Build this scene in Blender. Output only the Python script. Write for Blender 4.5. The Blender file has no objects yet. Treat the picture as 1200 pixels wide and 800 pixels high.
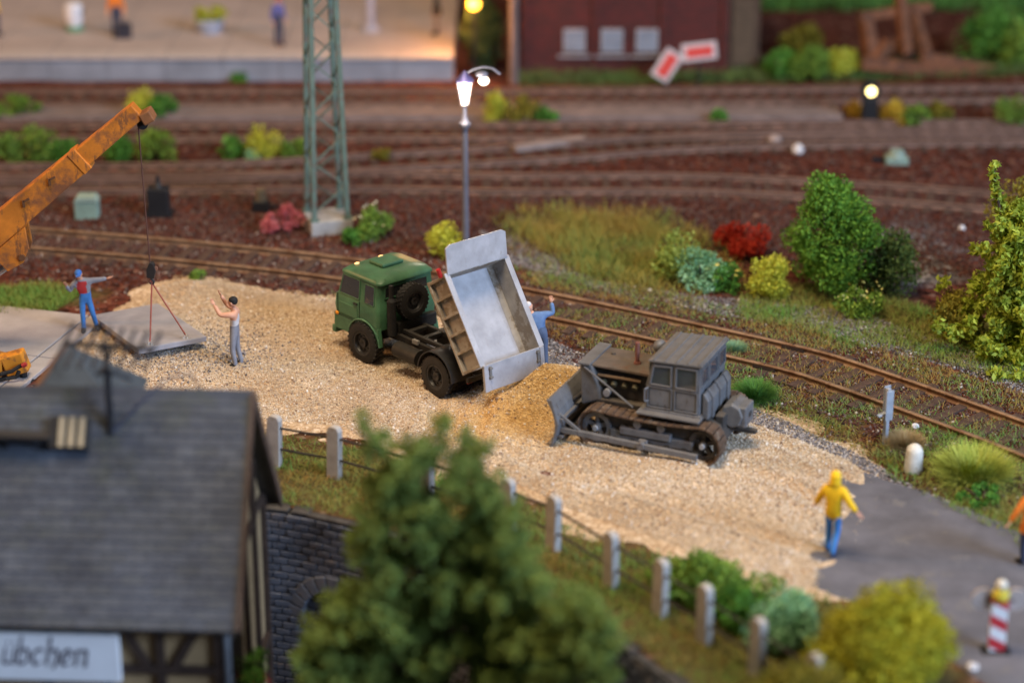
import bpy, math, random
import numpy as np
from mathutils import Vector, Matrix, Quaternion

# ------------------------------------------------------------------ camera
SC = bpy.context.scene
COL = SC.collection
PITCH = math.radians(22.0); CH = 21.5; FPX = 2690.0
cam = bpy.data.cameras.new('Camera'); camo = bpy.data.objects.new('Camera', cam); COL.objects.link(camo)
camo.location = (0, 0, CH); camo.rotation_euler = (math.pi/2 - PITCH, 0, 0)
cam.sensor_width = 36; cam.lens = FPX/1200*36; cam.clip_start = 1; cam.clip_end = 600
cam.dof.use_dof = True; cam.dof.focus_distance = 54.3; cam.dof.aperture_fstop = cam.lens/1000/0.72
cam.dof.aperture_blades = 0
SC.camera = camo
# ------------------------------------------------------------------ light: a hall with a cool window side and warm lamps
world = bpy.data.worlds.new('World'); SC.world = world; world.use_nodes = True
bg = world.node_tree.nodes['Background']; bg.inputs[0].default_value = (0.86, 0.88, 1.0, 1); bg.inputs[1].default_value = 0.055

def area(name, loc, target, size, power, color, sy=None):
    l = bpy.data.lights.new(name, 'AREA'); l.energy = power; l.color = color; l.size = size
    if sy: l.shape = 'RECTANGLE'; l.size_y = sy
    o = bpy.data.objects.new(name, l); COL.objects.link(o); o.location = loc
    o.rotation_euler = (Vector(target) - Vector(loc)).to_track_quat('-Z', 'Y').to_euler()
    return o
area('window_light', (66, -4, 42), (0, 48, 0), 36, 80000, (0.54, 0.71, 1.0), 26)
area('ceiling_light', (-4, 39, 47), (0, 48, 0), 18, 19500, (1.0, 0.78, 0.52), 18)
area('hall_lamp', (-72, 58, 30), (0, 50, 0), 11, 19000, (1.0, 0.52, 0.22))
SC.view_settings.view_transform = 'Standard'; SC.view_settings.look = 'None'
SC.view_settings.exposure = 0.46; SC.view_settings.gamma = 1.0; SC.view_settings.use_curve_mapping = False
SC.render.engine = 'CYCLES'
SC.cycles.use_denoising = True; SC.cycles.max_bounces = 5; SC.cycles.diffuse_bounces = 3; SC.cycles.glossy_bounces = 3
SC.cycles.transmission_bounces = 4; SC.cycles.transparent_max_bounces = 6; SC.cycles.sample_clamp_indirect = 4

# ------------------------------------------------------------------ pixels of the photograph -> places
CP, SP = math.cos(PITCH), math.sin(PITCH)
def G(px, py, z=0.0):
    v = -(py-400)/FPX; d = (CH-z)/(SP - v*CP)
    return Vector(((px-600)/FPX*d, d*(CP+v*SP), z))
def AT(px, py, Y):
    v = -(py-400)/FPX; d = Y/(CP+v*SP)
    return Vector(((px-600)/FPX*d, Y, CH + d*(-SP+v*CP)))
rng = np.random.default_rng(7); rnd = random.Random(5)

# ------------------------------------------------------------------ materials
def _n(nt, t, **kw):
    n = nt.nodes.new(t)
    for k, v in kw.items(): setattr(n, k, v)
    return n
def c4(c): return (c[0], c[1], c[2], 1)
def ramp(nt, stops, fac):
    r = _n(nt, 'ShaderNodeValToRGB'); e = r.color_ramp.elements
    while len(e) < len(stops): e.new(0.5)
    for i, (p, c) in enumerate(stops): e[i].position = p; e[i].color = c4(c)
    nt.links.new(fac, r.inputs[0]); return r.outputs[0]
def mixc(nt, fac, a, b, mode='MIX'):
    m = _n(nt, 'ShaderNodeMix', data_type='RGBA', blend_type=mode)
    for s, v in ((m.inputs[0], fac), (m.inputs[6], a), (m.inputs[7], b)):
        if hasattr(v, 'is_linked'): nt.links.new(v, s)
        elif isinstance(v, (int, float)): s.default_value = v
        else: s.default_value = c4(v)
    return m.outputs[2]
def noise(nt, vec, scale, detail=4, rough=0.6):
    n = _n(nt, 'ShaderNodeTexNoise'); n.inputs['Scale'].default_value = scale; n.inputs['Detail'].default_value = detail
    n.inputs['Roughness'].default_value = rough; nt.links.new(vec, n.inputs['Vector']); return n.outputs['Fac']
MATS = {}
def P(name, col, rough=0.65, metal=0.0, var=0.18, scale=3.0, bump=0.0, bscale=30, wear=None, wamt=0.5, wscale=4.0, spec=0.4,
      dust=None, damt=0.4, world=False, wsoft=0.06, speck=None, samt=0.3, sscale=9.0):
    """a painted / solid surface: base colour with soft mottling, optional patches of wear and optional dust on upward faces"""
    if name in MATS: return MATS[name]
    m = bpy.data.materials.new(name); m.use_nodes = True; nt = m.node_tree; b = nt.nodes['Principled BSDF']
    tc = _n(nt, 'ShaderNodeNewGeometry').outputs['Position'] if world else _n(nt, 'ShaderNodeTexCoord').outputs['Object']
    f = noise(nt, tc, scale)
    lo = [max(0, c*(1-var)) for c in col]; hi = [min(1, c*(1+var)) for c in col]
    out = ramp(nt, [(0.3, lo), (0.7, hi)], f)
    if wear:
        w = noise(nt, tc, wscale, 6, 0.7)
        k = ramp(nt, [(0.62-wamt*0.25, (0, 0, 0)), (0.62+wsoft-wamt*0.25, (1, 1, 1))], w)
        out = mixc(nt, k, out, wear)
    if speck:
        mp = _n(nt, 'ShaderNodeMapping'); mp.inputs['Scale'].default_value = (1, 1, 0.35); mp.inputs['Rotation'].default_value = (0.5, 0.3, 0.2); nt.links.new(tc, mp.inputs[0])
        out = mixc(nt, ramp(nt, [(0.66-samt*0.2, (0, 0, 0)), (0.72-samt*0.2, (1, 1, 1))], noise(nt, mp.outputs[0], sscale, 8, 0.75)), out, speck)
    if dust:
        g = _n(nt, 'ShaderNodeNewGeometry'); sx = _n(nt, 'ShaderNodeSeparateXYZ'); nt.links.new(g.outputs['Normal'], sx.inputs[0])
        mt = _n(nt, 'ShaderNodeMath', operation='MULTIPLY'); mt.use_clamp = True
        nt.links.new(sx.outputs[2], mt.inputs[0]); mt.inputs[1].default_value = damt
        w2 = noise(nt, tc, 2.2, 5); m2 = _n(nt, 'ShaderNodeMath', operation='MULTIPLY'); m2.use_clamp = True
        nt.links.new(mt.outputs[0], m2.inputs[0]); r2 = ramp(nt, [(0.3, (0.3, 0.3, 0.3)), (0.65, (1.3, 1.3, 1.3))], w2); nt.links.new(r2, m2.inputs[1])
        out = mixc(nt, m2.outputs[0], out, dust)
    nt.links.new(out, b.inputs['Base Color'])
    b.inputs['Roughness'].default_value = rough; b.inputs['Metallic'].default_value = metal
    b.inputs['Specular IOR Level'].default_value = spec
    if bump:
        bp = _n(nt, 'ShaderNodeBump'); bp.inputs['Strength'].default_value = bump; bp.inputs['Distance'].default_value = 0.03
        nt.links.new(noise(nt, tc, bscale, 3), bp.inputs['Height']); nt.links.new(bp.outputs[0], b.inputs['Normal'])
    MATS[name] = m; return m
def TINT(name, stops, rough=0.8, spec=0.2, trans=0.0):
    """colour picked by the per-piece 'tint' value (grains, leaves, blades)"""
    m = bpy.data.materials.new(name); m.use_nodes = True; nt = m.node_tree; b = nt.nodes['Principled BSDF']
    a = _n(nt, 'ShaderNodeAttribute'); a.attribute_name = 'tint'
    nt.links.new(ramp(nt, stops, a.outputs['Fac']), b.inputs['Base Color'])
    b.inputs['Roughness'].default_value = rough; b.inputs['Specular IOR Level'].default_value = spec
    if trans:
        t = _n(nt, 'ShaderNodeBsdfTranslucent'); mx = _n(nt, 'ShaderNodeMixShader'); mx.inputs[0].default_value = trans
        nt.links.new(b.inputs['Base Color'].links[0].from_socket, t.inputs[0]); nt.links.new(b.outputs[0], mx.inputs[1]); nt.links.new(t.outputs[0], mx.inputs[2])
        nt.links.new(mx.outputs[0], nt.nodes['Material Output'].inputs[0])
    MATS[name] = m; return m
def EMIT(name, col, s):
    m = bpy.data.materials.new(name); m.use_nodes = True; b = m.node_tree.nodes['Principled BSDF']
    b.inputs['Base Color'].default_value = c4(col); b.inputs['Emission Color'].default_value = c4(col); b.inputs['Emission Strength'].default_value = s
    MATS[name] = m; return m
def GLASS(name, col=(0.03, 0.035, 0.04), rough=0.12):
    m = P(name, col, rough=rough, var=0.25, scale=2.0, spec=0.6); return m

# ------------------------------------------------------------------ mesh helpers
def tag(o, label, cat, group=None):
    o['label'] = label; o['category'] = cat
    if group: o['group'] = group
    return o
def kind(o, k): o['kind'] = k; return o
def empty(name, loc=(0, 0, 0), heading=None, rotz=0.0):
    o = bpy.data.objects.new(name, None); COL.objects.link(o); o.location = loc; o.empty_display_size = 0.2
    if heading is not None: rotz = math.atan2(heading[1], heading[0])
    o.rotation_euler = (0, 0, rotz); return o
def link(name, me, mat=None, parent=None, smooth=False):
    o = bpy.data.objects.new(name, me); COL.objects.link(o)
    if mat is not None and not len(me.materials): me.materials.append(mat)
    if parent is not None: o.parent = parent
    if smooth:
        for p in me.polygons: p.use_smooth = True
    return o
def dup(root, parent=None):
    c = root.copy(); COL.objects.link(c)
    if parent is not None: c.parent = parent
    for ch in list(root.children): dup(ch, c)
    return c
class MB:
    def __init__(s): s.v = []; s.f = []; s.M = Matrix.Identity(4)
    def at(s, M): s.M = M; return s
    def add(s, vs, fs):
        b = len(s.v); s.v += [tuple(s.M @ Vector(v)) for v in vs]; s.f += [tuple(i+b for i in f) for f in fs]; return s
    def box(s, x0, x1, y0, y1, z0, z1):
        return s.add([(x0,y0,z0),(x1,y0,z0),(x1,y1,z0),(x0,y1,z0),(x0,y0,z1),(x1,y0,z1),(x1,y1,z1),(x0,y1,z1)],
                     [(0,3,2,1),(4,5,6,7),(0,1,5,4),(1,2,6,5),(2,3,7,6),(3,0,4,7)])
    def cbox(s, c, d): return s.box(c[0]-d[0]/2, c[0]+d[0]/2, c[1]-d[1]/2, c[1]+d[1]/2, c[2]-d[2]/2, c[2]+d[2]/2)
    def bar(s, a, b, w, h=None, up=(0, 0, 1)):
        a, b = Vector(a), Vector(b); h = h or w; d = (b-a).normalized(); u = Vector(up)
        if abs(d.dot(u)) > 0.98: u = Vector((1, 0, 0))
        x = d.cross(u).normalized()*w/2; y = x.normalized().cross(d)*h/2
        vs = [a-x-y, a+x-y, a+x+y, a-x+y, b-x-y, b+x-y, b+x+y, b-x+y]
        return s.add(vs, [(0,3,2,1),(4,5,6,7),(0,1,5,4),(1,2,6,5),(2,3,7,6),(3,0,4,7)])
    def cyl(s, a, b, r0, r1=None, n=12):
        a, b = Vector(a), Vector(b); r1 = r0 if r1 is None else r1; d = (b-a).normalized()
        u = Vector((0, 0, 1)) if abs(d.z) < 0.9 else Vector((1, 0, 0)); x = d.cross(u).normalized(); y = d.cross(x)
        vs = []
        for c, r in ((a, r0), (b, r1)):
            for i in range(n):
                t = 2*math.pi*i/n; vs.append(c + x*math.cos(t)*r + y*math.sin(t)*r)
        fs = [(i, (i+1) % n, n+(i+1) % n, n+i) for i in range(n)] + [tuple(range(n-1, -1, -1)), tuple(range(n, 2*n))]
        return s.add(vs, fs)
    def tube(s, pts, r, n=8):
        pts = [Vector(p) for p in pts]
        for a, b in zip(pts, pts[1:]): s.cyl(a, b, r, r, n)
        return s
    def lathe(s, prof, n=20, axis='y', c=(0, 0, 0)):
        vs = []; k = len(prof); c = Vector(c)
        for i in range(n):
            t = 2*math.pi*i/n
            for (r, h) in prof:
                p = {'y': (r*math.cos(t), h, r*math.sin(t)), 'z': (r*math.cos(t), r*math.sin(t), h), 'x': (h, r*math.cos(t), r*math.sin(t))}[axis]
                vs.append(Vector(p)+c)
        fs = []
        for i in range(n):
            j = (i+1) % n
            for q in range(k-1): fs.append((i*k+q, i*k+q+1, j*k+q+1, j*k+q))
        return s.add(vs, fs)
    def prism(s, poly, y0, y1):
        """(x, z) outline swept from y0 to y1"""
        n = len(poly)
        vs = [(x, y0, z) for x, z in poly] + [(x, y1, z) for x, z in poly]
        fs = [(i, (i+1) % n, n+(i+1) % n, n+i) for i in range(n)] + [tuple(range(n-1, -1, -1)), tuple(range(n, 2*n))]
        return s.add(vs, fs)
    def blob(s, c, r, seg=12, rings=8, jit=0.0):
        c = Vector(c); r = Vector(r) if hasattr(r, '__len__') else Vector((r, r, r)); vs = [c+Vector((0, 0, r.z))]
        for i in range(1, rings):
            ph = math.pi*i/rings
            for j in range(seg):
                t = 2*math.pi*j/seg; k = 1 + (rnd.uniform(-jit, jit) if jit else 0)
                vs.append(c + Vector((r.x*math.sin(ph)*math.cos(t)*k, r.y*math.sin(ph)*math.sin(t)*k, r.z*math.cos(ph)*k)))
        vs.append(c-Vector((0, 0, r.z))); L = len(vs)-1
        fs = [(0, 1+j, 1+(j+1) % seg) for j in range(seg)]
        for i in range(rings-2):
            for j in range(seg):
                a = 1+i*seg; b = a+seg; fs.append((a+j, b+j, b+(j+1) % seg, a+(j+1) % seg))
        a = 1+(rings-2)*seg; fs += [(a+j, L, a+(j+1) % seg) for j in range(seg)]
        return s.add(vs, fs)
    def mesh(s, name='mesh'):
        me = bpy.data.meshes.new(name); me.from_pydata(s.v, [], s.f); me.update(); return me
    def build(s, name, mat, parent=None, bevel=0.0, smooth=False, seg=2, fix=True):
        me = s.mesh(name)
        if fix:
            import bmesh
            bm = bmesh.new(); bm.from_mesh(me); bmesh.ops.recalc_face_normals(bm, faces=bm.faces); bm.to_mesh(me); bm.free()
        o = link(name, me, mat, parent, smooth)
        if bevel:
            md = o.modifiers.new('bevel', 'BEVEL'); md.width = bevel; md.segments = seg; md.limit_method = 'ANGLE'; md.angle_limit = math.radians(35)
            md.harden_normals = False
        if smooth:
            try: me.set_sharp_from_angle(angle=math.radians(40))
            except Exception: pass
        return o
def quatmats(n):
    q = rng.normal(size=(n, 4)); q /= np.linalg.norm(q, axis=1)[:, None]; w, x, y, z = q.T
    return np.stack([np.stack([1-2*(y*y+z*z), 2*(x*y-z*w), 2*(x*z+y*w)], -1), np.stack([2*(x*y+z*w), 1-2*(x*x+z*z), 2*(y*z-x*w)], -1),
                     np.stack([2*(x*z-y*w), 2*(y*z+x*w), 1-2*(x*x+y*y)], -1)], 1)
def zrot(a):
    c, s = np.cos(a), np.sin(a); o = np.zeros_like(a); i = np.ones_like(a)
    return np.stack([np.stack([c, -s, o], -1), np.stack([s, c, o], -1), np.stack([o, o, i], -1)], 1)
def rawmesh(name, V, F, tint=None):
    me = bpy.data.meshes.new(name); k = F.shape[1]
    me.vertices.add(len(V)); me.vertices.foreach_set('co', V.astype(np.float32).ravel())
    me.loops.add(F.size); me.loops.foreach_set('vertex_index', F.astype(np.int32).ravel())
    me.polygons.add(len(F)); me.polygons.foreach_set('loop_start', (np.arange(len(F))*k).astype(np.int32))
    if tint is not None:
        a = me.attributes.new('tint', 'FLOAT', 'POINT'); a.data.foreach_set('value', tint.astype(np.float32))
    me.update(calc_edges=True); return me
def scatter(name, mat, pos, bv, bf, scale, R, tint, parent=None):
    bv = np.array(bv, float); bf = np.array(bf, int); n = len(pos); k = len(bv)
    scale = np.asarray(scale, float)
    if scale.ndim == 1: scale = scale[:, None]
    V = np.einsum('nij,nkj->nki', R, bv[None]*scale[:, None, :]) + pos[:, None, :]
    F = (bf[None] + (np.arange(n)*k)[:, None, None]).reshape(-1, bf.shape[1])
    return link(name, rawmesh(name, V.reshape(-1, 3), F, np.repeat(tint, k)), mat, parent)
OCT = ([(1,0,0),(-1,0,0),(0,1,0),(0,-1,0),(0,0,1),(0,0,-1)], [(0,2,4),(2,1,4),(1,3,4),(3,0,4),(2,0,5),(1,2,5),(3,1,5),(0,3,5)])
LEAF = ([(-1,0,0),(0,-0.55,0.18),(1,0,0),(0,0.55,0.18)], [(0,1,2),(0,2,3)])
BLADE = ([(-0.05,0,0),(0.05,0,0),(-0.04,0.18,0.55),(0.04,0.18,0.55),(0,0.5,0.95)], [(0,1,3),(0,3,2),(2,3,4)])
def poly_inside(pts, poly):
    x, y = pts[:, 0], pts[:, 1]; ins = np.zeros(len(pts), bool); n = len(poly)
    for i in range(n):
        x0, y0 = poly[i]; x1, y1 = poly[(i+1) % n]
        if y0 == y1: continue
        ins ^= ((y0 > y) != (y1 > y)) & (x < (x1-x0)*(y-y0)/(y1-y0)+x0)
    return ins
def poly_sd(pts, poly):
    """distance to the outline, positive inside"""
    d = np.full(len(pts), 1e9); n = len(poly)
    for i in range(n):
        a = np.array(poly[i]); b = np.array(poly[(i+1) % n]); ab = b-a
        t = np.clip(((pts-a)@ab)/max(ab@ab, 1e-9), 0, 1); d = np.minimum(d, np.linalg.norm(pts-(a+t[:, None]*ab), axis=1))
    return np.where(poly_inside(pts, poly), d, -d)
def WP(pix, z=0): return [tuple(G(x, y, z))[:2] for x, y in pix]
def sample(pix, n, world=False):
    poly = np.array(pix if world else WP(pix)); lo, hi = poly.min(0), poly.max(0); out = []; c = 0
    while c < n:
        p = rng.uniform(lo, hi, size=(n*2, 2)); p = p[poly_inside(p, poly)]; out.append(p); c += len(p)
    return np.concatenate(out)[:n]
_lat = rng.uniform(-1, 1, size=(64, 64))
def vnoise(x, y):
    xi = np.floor(x).astype(int); yi = np.floor(y).astype(int); fx = x-xi; fy = y-yi; fx = fx*fx*(3-2*fx); fy = fy*fy*(3-2*fy)
    g = lambda a, b: _lat[a % 64, b % 64]
    return (g(xi, yi)*(1-fx)+g(xi+1, yi)*fx)*(1-fy)+(g(xi, yi+1)*(1-fx)+g(xi+1, yi+1)*fx)*fy
def fbm(x, y, s=1.0): return vnoise(x*s, y*s)*0.55+vnoise(x*s*2.1+7, y*s*2.1+3)*0.3+vnoise(x*s*4.3+1, y*s*4.3+9)*0.055
def curve(pts, step):
    pts = [np.array(p, float) for p in pts]; q = [2*pts[0]-pts[1]] + pts + [2*pts[-1]-pts[-2]]; out = []
    for i in range(1, len(q)-2):
        for t in np.linspace(0, 1, 24, endpoint=False):
            a, b, c, d = q[i-1:i+3]
            out.append(0.5*((2*b)+(-a+c)*t+(2*a-5*b+4*c-d)*t*t+(-a+3*b-3*c+d)*t**3))
    out.append(pts[-1]); out = np.array(out); L = np.concatenate([[0], np.cumsum(np.linalg.norm(np.diff(out, axis=0), axis=1))])
    s = np.arange(0, L[-1], step); return np.stack([np.interp(s, L, out[:, k]) for k in range(out.shape[1])], 1)
def offset(c, d):
    t = np.gradient(c, axis=0); t /= np.linalg.norm(t, axis=1)[:, None]; return c + np.stack([-t[:, 1], t[:, 0]], 1)*d

# ------------------------------------------------------------------ ground
FENCE_PX = [(322, 545), (392, 558), (500, 588), (597, 622), (648, 643), (716, 686), (773, 721), (825, 752), (886, 792), (953, 836)]
fence_xy = [tuple(G(x, y))[:2] for x, y in FENCE_PX]
WALL_PX = [(-250, 560), (-40, 570), (150, 580), (310, 590), (400, 606), (500, 634), (590, 668), (665, 705), (735, 752), (800, 800), (880, 872), (960, 960), (1040, 1060)]
wall_xy = np.array([tuple(G(x, y))[:2] for x, y in WALL_PX])
wall_c = curve(list(wall_xy), 0.1)
def wallY(X): return np.interp(X, wall_c[:, 0], wall_c[:, 1])

SAND_PX = [(60, 470), (112, 425), (110, 392), (150, 372), (185, 343), (215, 334), (262, 338), (330, 345), (400, 352), (470, 372), (560, 398), (640, 424), (700, 430), (780, 448),
           (868, 482), (940, 507), (1000, 533), (1011, 556), (990, 600), (962, 650), (958, 690), (915, 696), (862, 664), (800, 646), (735, 622), (670, 598), (610, 570), (560, 550), (440, 520), (395, 500),
           (320, 494), (230, 482), (130, 478)]
ROAD_PX = [(992, 546), (1061, 572), (1125, 595), (1162, 610), (1190, 624), (1260, 655), (1420, 720), (1420, 1010), (1290, 900), (1162, 800), (1120, 768), (1075, 733), (1000, 700), (952, 690), (950, 640)]
sand_w, road_w = WP(SAND_PX), WP(ROAD_PX)
GRASS_FIELD = [(595, 262), (650, 250), (760, 262), (840, 290), (840, 325), (770, 345), (690, 330), (640, 300)]
GRASS_R = [(870, 335), (990, 330), (1110, 370), (1250, 400), (1250, 470), (1120, 430), (960, 395), (860, 372)]
GREY_PATH = [(560, 270), (640, 285), (700, 330), (800, 345), (960, 360), (1020, 370), (1100, 400), (1260, 450), (1260, 480), (1100, 428), (960, 390), (860, 372), (720, 345), (600, 310)]
GREY_R = [(985, 265), (1110, 260), (1130, 330), (1060, 345), (985, 300)]
m = bpy.data.materials.new('ground_ballast'); m.use_nodes = True; nt = m.node_tree; b = nt.nodes['Principled BSDF']
tc = _n(nt, 'ShaderNodeTexCoord').outputs['Object']
vor = _n(nt, 'ShaderNodeTexVoronoi'); vor.inputs['Scale'].default_value = 6.5; nt.links.new(tc, vor.inputs['Vector'])
sep = _n(nt, 'ShaderNodeSeparateColor'); nt.links.new(vor.outputs['Color'], sep.inputs[0])
red = ramp(nt, [(0, (0.026, 0.009, 0.006)), (0.35, (0.07, 0.022, 0.015)), (0.7, (0.115, 0.036, 0.024)), (0.93, (0.15, 0.06, 0.042)), (1, (0.24, 0.16, 0.13))], sep.outputs[0])
gry = ramp(nt, [(0, (0.05, 0.045, 0.05)), (0.5, (0.13, 0.12, 0.125)), (1, (0.27, 0.25, 0.25))], sep.outputs[1])
grn = ramp(nt, [(0.25, (0.07, 0.05, 0.025)), (0.5, (0.10, 0.085, 0.03)), (0.75, (0.11, 0.12, 0.035))], noise(nt, tc, 2.5, 6))
big = ramp(nt, [(0.3, (0.72, 0.72, 0.72)), (0.7, (1.25, 1.2, 1.15))], noise(nt, tc, 0.35, 4))
ag = _n(nt, 'ShaderNodeAttribute'); ag.attribute_name = 'grey'; av = _n(nt, 'ShaderNodeAttribute'); av.attribute_name = 'green'
out = mixc(nt, 1.0, red, big, 'MULTIPLY'); out = mixc(nt, ag.outputs['Fac'], out, gry); out = mixc(nt, av.outputs['Fac'], out, grn)
nt.links.new(out, b.inputs['Base Color']); b.inputs['Roughness'].default_value = 0.9; b.inputs['Specular IOR Level'].default_value = 0.055
bp = _n(nt, 'ShaderNodeBump'); bp.inputs['Strength'].default_value = 0.9; bp.inputs['Distance'].default_value = 0.06; bp.invert = True
nt.links.new(vor.outputs['Distance'], bp.inputs['Height']); nt.links.new(bp.outputs[0], b.inputs['Normal'])
ground_mat = m
def gheight(x, y):
    z = fbm(x, y, 0.6)*0.05
    return z
nx, ny = 330, 300
xs = np.concatenate([np.linspace(-60, -19, 24, endpoint=False), np.linspace(-19, 19, nx-48), np.linspace(19.4, 60, 24)])
us = np.concatenate([np.linspace(0, 0.5, 220, endpoint=False), np.linspace(0.5, 1, 80)])
X = np.repeat(xs[None], ny, 0); Y0 = wallY(xs)[None]; Y = Y0 + us[:, None]*(150-Y0)
pt = np.stack([X.ravel(), Y.ravel()], 1)
Zg = gheight(pt[:, 0], pt[:, 1])
lane = np.minimum(poly_sd(pt, road_w), 3); Zg = np.where(lane > -0.6, Zg*np.clip(-lane/0.6, 0, 1)-0.03*np.clip(lane+0.3, 0, 0.3)/0.3, Zg)
far = pt[:, 1] > 92
jit = fbm(pt[:, 0], pt[:, 1], 1.3)*0.9
grey = np.zeros(len(pt)); green = np.zeros(len(pt))
for g in (GREY_PATH, GREY_R): grey = np.maximum(grey, np.clip((poly_sd(pt, WP(g))+jit)/0.8+0.3, 0, 1))
for g in (GRASS_FIELD, GRASS_R, [(-60, 340), (60, 333), (110, 345), (60, 368), (-60, 376)], [(300, 500), (440, 525), (560, 560), (690, 615), (790, 650), (880, 690), (960, 690), (1010, 710), (1130, 780), (1160, 1000), (960, 1000), (800, 800), (660, 700), (430, 620), (300, 590)],
          [(1030, 500), (1120, 500), (1260, 560), (1260, 690), (1130, 605), (1040, 560)], [(650, 395), (760, 420), (900, 455), (1020, 490), (1000, 520), (860, 470), (690, 425)],
          [(610, 85), (900, 70), (1300, 70), (1300, 86), (900, 98), (610, 100)]):
    green = np.maximum(green, np.clip((poly_sd(pt, WP(g))+jit)/0.9+0.35, 0, 1))
idx = np.arange(nx*ny).reshape(ny, nx) if X.size == nx*ny else np.arange(X.size).reshape(X.shape)
F = np.stack([idx[:-1, :-1], idx[:-1, 1:], idx[1:, 1:], idx[1:, :-1]], -1).reshape(-1, 4)
me = rawmesh('ground', np.column_stack([pt, Zg]), F)
for nm, arr in (('grey', grey), ('green', green)):
    a = me.attributes.new(nm, 'FLOAT', 'POINT'); a.data.foreach_set('value', arr.astype(np.float32))
kind(link('ground', me, ground_mat, smooth=True), 'structure')
LOW = -5.2
kind(MB().box(-60, 60, 6, 62, LOW-0.3, LOW).build('lower_ground', P('dark_earth', (0.022, 0.021, 0.022), 0.9, var=0.4, scale=1.5, bump=0.5, bscale=12)), 'structure')

# sand yard
HEAP_C = G(628, 486); 
def sandz(p):
    sd = poly_sd(p, sand_w) + fbm(p[:, 0], p[:, 1], 1.1)*0.55
    z = np.clip(sd/0.9, -1, 1)*0.075 + 0.035 + fbm(p[:, 0]+5, p[:, 1], 0.5)*0.09*np.clip(sd, 0, 1) + 0.02*fbm(p[:, 0], p[:, 1]+9, 3.0)
    for (cx, cy), (ax, ay), h, rot in HEAPS:
        dx, dy = p[:, 0]-cx, p[:, 1]-cy; c, s = math.cos(rot), math.sin(rot); u, w = (dx*c+dy*s)/ax, (-dx*s+dy*c)/ay
        r = np.sqrt(u*u+w*w)*(1+0.15*fbm(p[:, 0], p[:, 1], 1.4)); z += h*np.clip(1-r, 0, 1)**1.2
    for ln in RUTS:
        d = np.full(len(p), 9.0)
        for a, b in zip(ln, ln[1:]):
            a, b = np.array(a), np.array(b); ab = b-a; t = np.clip(((p-a)@ab)/(ab@ab), 0, 1); d = np.minimum(d, np.linalg.norm(p-(a+t[:, None]*ab), axis=1))
        z += -0.055*np.exp(-(d/0.17)**2)+0.03*np.exp(-((d-0.33)/0.12)**2)
    return np.minimum(z, 1.1), sd
RUTS = [WP([(965, 600), (920, 572), (870, 556), (838, 552)]), WP([(1000, 575), (950, 540), (905, 520), (872, 512)]), WP([(470, 560), (500, 505), (515, 470)]), WP([(520, 580), (565, 500), (580, 452)]), WP([(960, 655), (860, 620), (760, 590), (640, 555), (560, 520)]), WP([(420, 432), (380, 455), (300, 462), (200, 455)])]
HEAPS = [(tuple(G(640, 468))[:2], (2.2, 1.7), 0.80, 0.5), (tuple(G(595, 500))[:2], (1.6, 1.3), 0.22, 0.2), (tuple(G(230, 345))[:2], (2.2, 1.2), 0.25, -0.2)]
lo = np.min(sand_w, 0)-1; hi = np.max(sand_w, 0)+1
gx = np.arange(lo[0], hi[0], 0.09); gy = np.arange(lo[1], hi[1], 0.09); GX, GY = np.meshgrid(gx, gy)
p = np.stack([GX.ravel(), GY.ravel()], 1); z, sd = sandz(p)
inr = poly_sd(p, road_w); 
I = np.arange(len(p)).reshape(GX.shape); F = np.stack([I[:-1, :-1], I[:-1, 1:], I[1:, 1:], I[1:, :-1]], -1).reshape(-1, 4)
keep = (sd[F].max(1) > -0.7) & (p[F[:, 0], 1] > wallY(p[F[:, 0], 0])+0.4); F = F[keep]
used, inv = np.unique(F, return_inverse=True)
# moisture / freshly tipped sand: warmer stone from another pit lies in the heaps
wet = np.zeros(len(p))
for (cx, cy), (ax, ay), h, rot in HEAPS[:2]:
    wet = np.maximum(wet, np.clip(1.35-np.hypot((p[:, 0]-cx)/ax, (p[:, 1]-cy)/ay)+fbm(p[:, 0], p[:, 1], 1.5)*0.3, 0, 1))
m = bpy.data.materials.new('sand'); m.use_nodes = True; nt = m.node_tree; b = nt.nodes['Principled BSDF']
tc = _n(nt, 'ShaderNodeTexCoord').outputs['Object']; aw = _n(nt, 'ShaderNodeAttribute'); aw.attribute_name = 'tint'
vor = _n(nt, 'ShaderNodeTexVoronoi'); vor.inputs['Scale'].default_value = 16; nt.links.new(tc, vor.inputs['Vector'])
sep = _n(nt, 'ShaderNodeSeparateColor'); nt.links.new(vor.outputs['Color'], sep.inputs[0])
pale = ramp(nt, [(0, (0.34, 0.24, 0.155)), (0.4, (0.49, 0.38, 0.26)), (0.8, (0.60, 0.49, 0.36)), (1, (0.75, 0.66, 0.55))], sep.outputs[0])
gold = ramp(nt, [(0, (0.34, 0.20, 0.07)), (0.5, (0.52, 0.33, 0.13)), (1, (0.66, 0.46, 0.22))], sep.outputs[0])
mud = ramp(nt, [(0.35, (1.05, 1.03, 1.0)), (0.60, (0.84, 0.74, 0.62))], noise(nt, tc, 0.55, 5))
o_ = mixc(nt, aw.outputs['Fac'], mixc(nt, 1.0, pale, mud, 'MULTIPLY'), gold)
nt.links.new(o_, b.inputs['Base Color']); b.inputs['Roughness'].default_value = 0.9; b.inputs['Specular IOR Level'].default_value = 0.2
bp = _n(nt, 'ShaderNodeBump'); bp.inputs['Strength'].default_value = 0.7; bp.inputs['Distance'].default_value = 0.03
nt.links.new(noise(nt, tc, 14, 3), bp.inputs['Height']); nt.links.new(bp.outputs[0], b.inputs['Normal'])
V = np.column_stack([p, z])[used]
so = link('sand_yard', rawmesh('sand_yard', V, inv.reshape(F.shape), wet[used]), m, smooth=True); kind(so, 'structure')
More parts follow.
